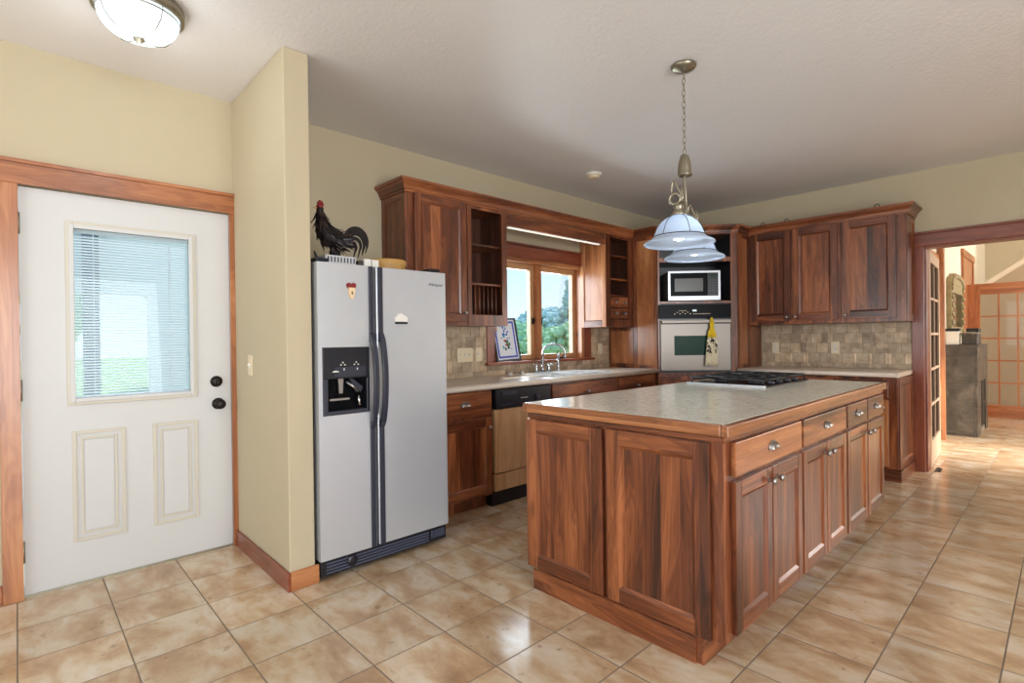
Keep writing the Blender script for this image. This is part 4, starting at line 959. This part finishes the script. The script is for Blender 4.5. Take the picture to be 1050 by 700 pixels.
# ------------------------------------------------------------------ lamps
t = thing('pendant_light', 'two-shade frosted glass pendant light hanging on a chain above the island', 'pendant light', (-1.417, 2.635, 1.73))
mb = MB(); mb.lathe([(.065, 2.6999), (.066, 2.69), (.055, 2.678), (.02, 2.668), (.008, 2.66)], (-1.417, 2.635, 0), NICKEL, 28); mb.build('canopy', t)
mb = MB(); z = 2.662; i = 0
while z > 2.215:
    c = (-1.417, 2.635, z - .016); pts = []
    for k in range(12):
        a = 2 * pi * k / 12; h = .0085 * cos(a); v = .019 * sin(a)
        pts.append((c[0] + (h if i % 2 else 0), c[1] + (0 if i % 2 else h), c[2] + v))
    mb.tube(pts, .0022, NICKEL, 6, closed=True); z -= .0315; i += 1
mb.build('chain', t)
mb = MB(); mb.lathe([(.006, 2.222), (.02, 2.215), (.031, 2.18), (.036, 2.14), (.037, 2.118), (.04, 2.112), (.04, 2.105), (.02, 2.103)], (-1.417, 2.635, 0), NICKEL, 24); mb.build('hub_bell', t)
P1 = Vector((-1.322, 2.395, 0)); P2 = Vector((-1.507, 2.905, 0)); PC = Vector((-1.417, 2.635, 0))
prof = [(r * .94, z - .03) for r, z in [(.030, 1.868), (.045, 1.864), (.07, 1.852), (.095, 1.832), (.113, 1.806), (.126, 1.776), (.132, 1.762), (.146, 1.750), (.168, 1.741), (.178, 1.735), (.181, 1.728), (.176, 1.724)]]
for P in (P1, P2):
    dr = (P - PC).normalized(); at = lambda q, z: tuple(PC + dr * q) [:2] + (z,)
    R = (P - PC).length
    mb = MB(); mb.lathe(prof + [(r - .004, z + .001) for r, z in prof[::-1]], (P.x, P.y, 0), SHADE, 48, cap=False); sh = mb.build('lamp_shade', t)
    mb = MB()
    mb.lathe([(.1247, 1.736), (.1257, 1.733), (.1247, 1.730)], (P.x, P.y, 0), BRONZE, 48, cap=False)
    for k in range(6):
        a = 2 * pi * k / 6 + .4; mb.tube([(P.x + (r + .0015) * cos(a), P.y + (r + .0015) * sin(a), z + .001) for r, z in prof[1:7]], .0016, BRONZE, 5)
    mb.build('metal_bands', sh)
    mb = MB(); mb.lathe([(.034, 1.836), (.036, 1.846), (.024, 1.86), (.022, 1.875), (.028, 1.882), (.014, 1.895)], (P.x, P.y, 0), NICKEL, 20); mb.build('shade_cap', t)
    mb = MB()
    arm = [at(.012, 2.11), at(.018, 2.02), at(.05, 1.94), at(.11, 1.885), at(.17, 1.868), at(R - .04, 1.87), at(R - .012, 1.882), at(R, 1.89)]
    S = []
    for i in range(len(arm) - 1):
        for k in range(4):
            f = k / 4; p0 = Vector(arm[max(i - 1, 0)]); p1 = Vector(arm[i]); p2 = Vector(arm[i + 1]); p3 = Vector(arm[min(i + 2, len(arm) - 1)])
            S.append(tuple(.5 * ((2 * p1) + (p2 - p0) * f + (2 * p0 - 5 * p1 + 4 * p2 - p3) * f * f + (-p0 + 3 * p1 - 3 * p2 + p3) * f ** 3)))
    mb.tube(S, .0062, NICKEL, 8)
    lt = Vector((dr.y, -dr.x, 0)) * (1 if dr.y > 0 else -1); sc = lambda l, z: tuple(P - lt * l)[:2] + (z,)
    mb.tube([sc(.018 + .026 * cos(a), 1.922 + .026 * sin(a)) for a in [2 * pi * k / 20 for k in range(20)]], .007, NICKEL, 8, closed=True)
    mb.tube([sc(.0, 1.895), sc(-.008, 1.92), sc(-.01, 1.95), sc(.004, 1.975), sc(.012, 2.0), sc(.02, 2.012), sc(.03, 2.0), sc(.034, 1.97), sc(.032, 1.95)], [.007, .007, .006, .006, .006, .006, .006, .005, .004], NICKEL, 8)
    mb.tube([sc(-.012, 1.90), sc(-.02, 1.93), sc(-.016, 1.965), sc(-.006, 1.985)], [.006, .006, .005, .004], NICKEL, 8)
    mb.build('arm', t)
    mb = MB(); mb.lathe([(.012, 1.83), (.014, 1.80), (.026, 1.77), (.032, 1.742), (.026, 1.72), (.001, 1.712)], (P.x, P.y, 0), BULB, 20); mb.build('bulb', t)
    pl = bpy.data.lights.new('pendant_glow', 'POINT'); pl.energy = 1.4; pl.shadow_soft_size = .03; pl.color = (.9, .95, 1)
    po = bpy.data.objects.new('pendant_glow', pl); COL.objects.link(po); po.location = (P.x + .05, P.y, 1.76)
t = thing('ceiling_light', 'round flush mount ceiling light with lit glass dome and nickel ring above the entry', 'ceiling light', (-2.74, .40, 2.53))
cl = (-2.74, .40, 0)
mb = MB(); mb.lathe([(.165, 2.6999), (.17, 2.69), (.168, 2.655), (.155, 2.648), (.15, 2.66), (.15, 2.69)], cl, NICKEL, 48, cap=False); mb.build('ring', t)
mb = MB(); mb.lathe([(.150, 2.665), (.149, 2.64), (.146, 2.622), (.138, 2.605), (.127, 2.589), (.112, 2.575), (.093, 2.564), (.07, 2.556), (.045, 2.551), (.02, 2.549), (.001, 2.548)], cl, DOME, 48, cap=False); mb.build('glass_dome', t)
mb = MB()
for k in range(4):
    a = pi / 2 * k + 2.0; mb.tube([(cl[0] + r * cos(a), cl[1] + r * sin(a), z) for r, z in ((.153, 2.655), (.152, 2.638), (.141, 2.602), (.114, 2.571), (.072, 2.552), (.02, 2.545))], .0022, NICKEL, 6)
mb.lathe([(.1505, 2.641), (.1525, 2.638), (.1505, 2.634)], cl, NICKEL, 40, cap=False); mb.build('ribs', t)
mb = MB(); mb.lathe([(.02, 2.549), (.022, 2.543), (.012, 2.536), (.01, 2.528), (.001, 2.522)], cl, NICKEL, 20); mb.build('finial', t)
pl = bpy.data.lights.new('ceiling_glow', 'POINT'); pl.energy = 4; pl.shadow_soft_size = .1; pl.color = (.92, .97, 1)
po = bpy.data.objects.new('ceiling_glow', pl); COL.objects.link(po); po.location = (cl[0], cl[1], 2.45)
t = thing('smoke_detector', 'small round white smoke detector on the ceiling near the window wall', 'smoke detector', (-2.892, 3.758, 2.66))
mb = MB(); mb.lathe([(.068, 2.6999), (.068, 2.69), (.055, 2.682)], (-2.892, 3.758, 0), WHITEP, 32); mb.build('base_plate', t)
mb = MB(); mb.lathe([(.05, 2.682), (.046, 2.668), (.03, 2.660), (.001, 2.659)], (-2.892, 3.758, 0), IVORY, 32); mb.build('cover', t)

# ------------------------------------------------------------------ hall and living room
LEAFP = plain('french_leaf_paint', (178, 150, 124), .5)
def french(name, fr, w, h, cols, rows, bot, top, st, mat_v, mat_h, label, gm=DGLASS, th=.04):
    mb = MB(fr); mb.box(0, st, 0, th, 0.008, h, mat_v); mb.box(w - st, w, 0, th, .008, h, mat_v); mb.box(st, w - st, 0, th, .008, bot, mat_h); mb.box(st, w - st, 0, th, h - top, h, mat_h)
    dr = mb.build(name, origin=fr(0, 0, 0), bevel=.003); struct(dr, label)
    mb = MB(fr); gw = (w - 2 * st) / cols; gh = (h - bot - top) / rows
    for i in range(1, cols): mb.box(st + i * gw - .011, st + i * gw + .011, .004, th - .004, bot, h - top, mat_v)
    for j in range(1, rows): mb.box(st, w - st, .006, th - .006, bot + j * gh - .011, bot + j * gh + .011, mat_h)
    mb.build('muntins', dr)
    mb = MB(fr); mb.box(st, w - st, th / 2 - .003, th / 2 + .003, bot, h - top, gm); mb.build('pane', dr)
    return dr
fh = Fr(-.905, 6.08, -.045, .86)
d2 = french('door_2', fh, .86, 2.0, 2, 5, .24, .1, .06, LEAFP, LEAFP, 'pale french door leaf with dark panes folded back into the hall', gm=TGLASS)
mb = MB(fh); mb.lathe([(.026, .0), (.022, -.012), (.009, -.02), (.009, -.035), (.022, -.045), (.02, -.06), (.008, -.066)], (.82, 0, .95), BRONZE, 16, 'y'); mb.build('door_knob', d2)
french('door_3', Fr(-1.04, 10.40, 1, 0), 1.3, 1.965, 5, 5, .19, .16, .15, OZ, OX, 'orange wood french door at the far end of the living room')
# fireplace
t = thing('fireplace', 'grey slate-tiled fireplace block projecting from the wall beyond the hall', 'fireplace', (-.89, 8.83, 0))
mb = MB(); x0, x1, y0, y1, h = -1.0499, -.74, 8.28, 9.40, 1.08
def slate(mb):
    fr = (lambda y, d, z: (x1 - .012 + d, y, z))
    tmp = MB(fr); holes(tmp, y0 + .0125, y1, 0, h, -.1, 0, [(8.62, 9.14, .05, .64)], SLATEG); mb.add(tmp.v, tmp.f, SLATEG)
    mb.box(x0, x1 - .112, y0 + .012, y1, 0, h, SLATEG); mb.box(x0, x1 - .002, y0 + .008, y0 + .012, 0, h, SLATEG)
slate(mb)
for a, b in ((0, .035), (.04, .345), (.352, .648), (.655, .94), (.947, 1.075)):
    mb.box(x0 + .002, x1 - .024, y0, y0 + .009, a, b, SLATE); mb.box(x1 - .02, x1 - .001, y0, y0 + .009, a, b, SLATE)
for a, b in ((.655, .94), (.947, 1.075)):
    for i in range(4): mb.box(x1 - .012, x1, y0 + .012 + i * .278, y0 + .284 + i * .278, a, b, SLATE)
for a, b in ((0, .345), (.352, .648)):
    mb.box(x1 - .012, x1, y0 + .012, 8.615, a, b, SLATE); mb.box(x1 - .012, x1, 9.145, y1, a, b, SLATE)
mb.build('tiled_surround', t)
mb = MB(); mb.box(x0 + .19, x1 - .03, 8.621, 9.139, .051, .639, SOOT); mb.build('firebox', t)
mb = MB(); mb.box(x0, x1 + .01, y0 - .01, y1, h + .0002, h + .02, SLATE); mb.build('mantel_slab', t, bevel=.003)
MZ = h + .0202
mb = MB(); mb.box(-1.035, -.905, 8.30, 8.42, MZ, MZ + .165, WHITEP); t = mb.build('canister', bevel=.008); tag(t, 'square white canister with black lid on the fireplace mantel', 'canister')
mb = MB(); mb.box(-1.038, -.902, 8.297, 8.423, MZ + .1652, MZ + .20, BLACKP); mb.build('lid', t, bevel=.005)
t = thing('basket', 'dark woven basket with handles on the fireplace mantel beside the white canister', 'basket', (-.81, 8.45, MZ))
mb = MB(); mb.prism([(-.885, MZ), (-.745, MZ), (-.74, MZ + .14), (-.89, MZ + .14)], 1, 8.31, 8.62, BASKETM); mb.build('basket_body', t, bevel=.01)
mb = MB(); mb.tube([(-.892, 8.305, MZ + .14), (-.738, 8.305, MZ + .14), (-.738, 8.625, MZ + .14), (-.892, 8.625, MZ + .14)], .008, SLATEG, 8, closed=True); mb.build('rim', t)
for s in (8.30, 8.63):
    mb = MB(); mb.tube([(-.85, s, MZ + .12), (-.845, s, MZ + .15), (-.785, s, MZ + .15), (-.78, s, MZ + .12)], .006, SLATEG, 6); mb.build('handle', t)
mb = MB(); mb.box(-.88, -.76, 8.66, 8.9, MZ, MZ + .2, BLACKP); tag(mb.build('dark_box', bevel=.006), 'dark box on the fireplace mantel just behind the woven basket', 'box')
# mirror with ornate frame
t = thing('ornate_mirror', 'tall mirror in an ornate weathered gilt frame above the fireplace', 'mirror', (-1.04, 9.0, 1.2))
mb = MB(); fr = (lambda y, d, z: (-1.05 + d, y, z)); mb.fr = fr
ring(mb, 8.5, 9.6, 1.2, 1.88, .12, .002, .05, GREYSTUFF)
pts = [(8.5, 1.86)] + [(9.05 + .55 * cos(a) * -1, 1.86 + .14 * sin(a) + .03 * abs(sin(4 * a))) for a in [pi * k / 20 for k in range(21)]] + [(9.6, 1.86)]
mb.prism(pts, 1, .002, .055, GREYSTUFF)
for k in range(15):
    a = pi * (k + .5) / 15; mb.lathe([(.001, .05), (.035, .055), (.03, .07), (.001, .08)], (9.05 - .5 * cos(a), 0, 1.86 + .12 * sin(a)), GREYSTUFF, 10, 'y')
for k in range(6):
    for y in (8.56, 9.54): mb.lathe([(.001, .05), (.04, .052), (.03, .068), (.001, .075)], (y, 0, 1.27 + k * .11), GREYSTUFF, 10, 'y')
mb.build('frame', t)
mb = MB(fr); mb.box(8.62, 9.48, .002, .02, 1.32, 1.76, plain('mirror_silver', (225, 225, 225), .05, metal=1)); mb.build('mirror_glass', t)
# small dark wedge at the hall floor
mb = MB(); mb.prism([(5.98, 0), (6.08, 0), (6.08, .022), (5.98, .004)], 0, -.83, -.79, BLACKP); tag(mb.build('door_wedge'), 'small dark door wedge on the floor at the hall opening', 'door wedge')

# ------------------------------------------------------------------ outside
mb = MB(); mb.box(-70, -3.66, -50, 80, -.5, -.3, GRASS); struct(mb.build('ground', origin=(0, 0, 0)), 'lawn outside the windows')
mb = MB(); mb.box(-14, -3.66, -6, 4, -.2999, -.02, CONC); struct(mb.build('trim_9', origin=(0, 0, 0)), 'concrete porch slab outside the entry door')
mb = MB(); mb.box(-6.6, -6.3, -2.5, 2.3, 2.4505, 2.6, PORCH); mb.box(-6.6, -6.45, -2.5, 2.3, 1.72, 2.45, PORCH); mb.box(-6.5, -6.46, .98, 2.3, -.02, 1.72, PORCH); struct(mb.build('wall_porch', origin=(0, 0, 0)), 'grey porch beam and siding seen through the door blinds')
mb = MB(); mb.box(-6.45, -6.33, .46, .58, -.02, 2.449, POSTG); struct(mb.build('trim_10', origin=(0, 0, 0)), 'porch post')
def tree(x, y, z0, h, r, mat, label, n, seed, conifer=False, tw=.14, group='trees beyond the sink window'):
    rr = random.Random(seed); t = thing('conifer' if conifer else 'leafy_tree', label, 'tree', (x, y, z0), group)
    mb = MB(); mb.lathe([(tw, z0), (tw * .6, z0 + h * .8)], (x, y, 0), BARK, 8); mb.build('trunk', t)
    mb = MB()
    for i in range(n):
        if conifer:
            k = rr.random() ** .7; zz = z0 + h * (.08 + .92 * (1 - k) ** 1); rad = r * k * rr.uniform(.3, 1); a = rr.uniform(0, 2 * pi); s = r * .16 + .1 * k
        else:
            a = rr.uniform(0, 2 * pi); ph = rr.uniform(-.5, 1) ; rad = r * math.sqrt(max(0, 1 - ph * ph)) * rr.uniform(.55, 1); zz = z0 + h * .62 + ph * h * .38; s = r * rr.uniform(.14, .24)
        c = Vector((x + rad * cos(a), y + rad * sin(a), zz))
        vs = []; fs = []; q, w = 5, 7
        for iu in range(q + 1):
            th = pi * iu / q
            for iv in range(w): p = 2 * pi * iv / w; rd = s * rr.uniform(.6, 1.25); vs.append((c.x + rd * sin(th) * cos(p), c.y + rd * sin(th) * sin(p), c.z + rd * .75 * cos(th)))
        for iu in range(q):
            for iv in range(w): fs.append((iu * w + iv, iu * w + (iv + 1) % w, (iu + 1) * w + (iv + 1) % w, (iu + 1) * w + iv))
        mb.add(vs, fs, mat)
    mb.build('foliage', t)
def dirp(px, dist):
    a = (px - 525) / 538.27; v = Vector((-sin(yaw), cos(yaw))) + Vector((cos(yaw), sin(yaw))) * a; v.normalize(); return v.x * dist, v.y * dist
specs = [(519, 30, 336, 1.7, LEAF_HAZE, 'bluish pale tree at the left edge of the left window sash'), (533, 22, 334, 1.5, LEAF, 'pale green tree in the middle of the left window sash'), (547, 40, 322, 2.0, LEAF_HAZE, 'bluish far tree behind the window mullion'),
         (558, 44, 322, 2.0, LEAF_HAZE, 'bluish far tree just right of the window mullion'), (567, 50, 318, 2.3, LEAF_HAZE, 'tallest bluish far tree in the right window sash'), (577, 44, 323, 2.0, LEAF_HAZE, 'far tree above the faucet in the right sash'), (563, 20, 342, 1.1, LEAF, 'low green bush tree just above the faucet'),
         (576, 19, 337, 1.1, LEAF, 'bushy green tree at the right of the window'), (590, 20, 334, 1.3, LEAF, 'green tree at the right window edge'), (549, 20, 346, 1.0, LEAF, 'low green bush behind the window mullion')]
for i, (px, ds, ty, r, m, lb) in enumerate(specs):
    x, y = dirp(px, ds); top = 1.2355 + ds * .99 * (349.5 - ty) / 538; tree(x, y, -.3, (top + .3) * .95, r, m, lb, 80, i)
x, y = dirp(584, 30); tree(x, y, -.3, 4.9, 1.3, LEAF_HAZE, 'thin pointed conifer rising above the other trees in the right sash', 110, 40, True)
for i, (yy, xx) in enumerate(((-3.0, -21), (.3, -24), (5.2, -22))):
    tree(xx, yy, -.3, 4.4, 2.0, LEAF, ['tree beyond the porch left of its post', 'tree beyond the porch behind its post', 'tree beyond the porch right of its post'][i], 60, 60 + i, group='trees beyond the porch')
for o in bpy.data.objects:
    if '_o' in o: del o['_o']
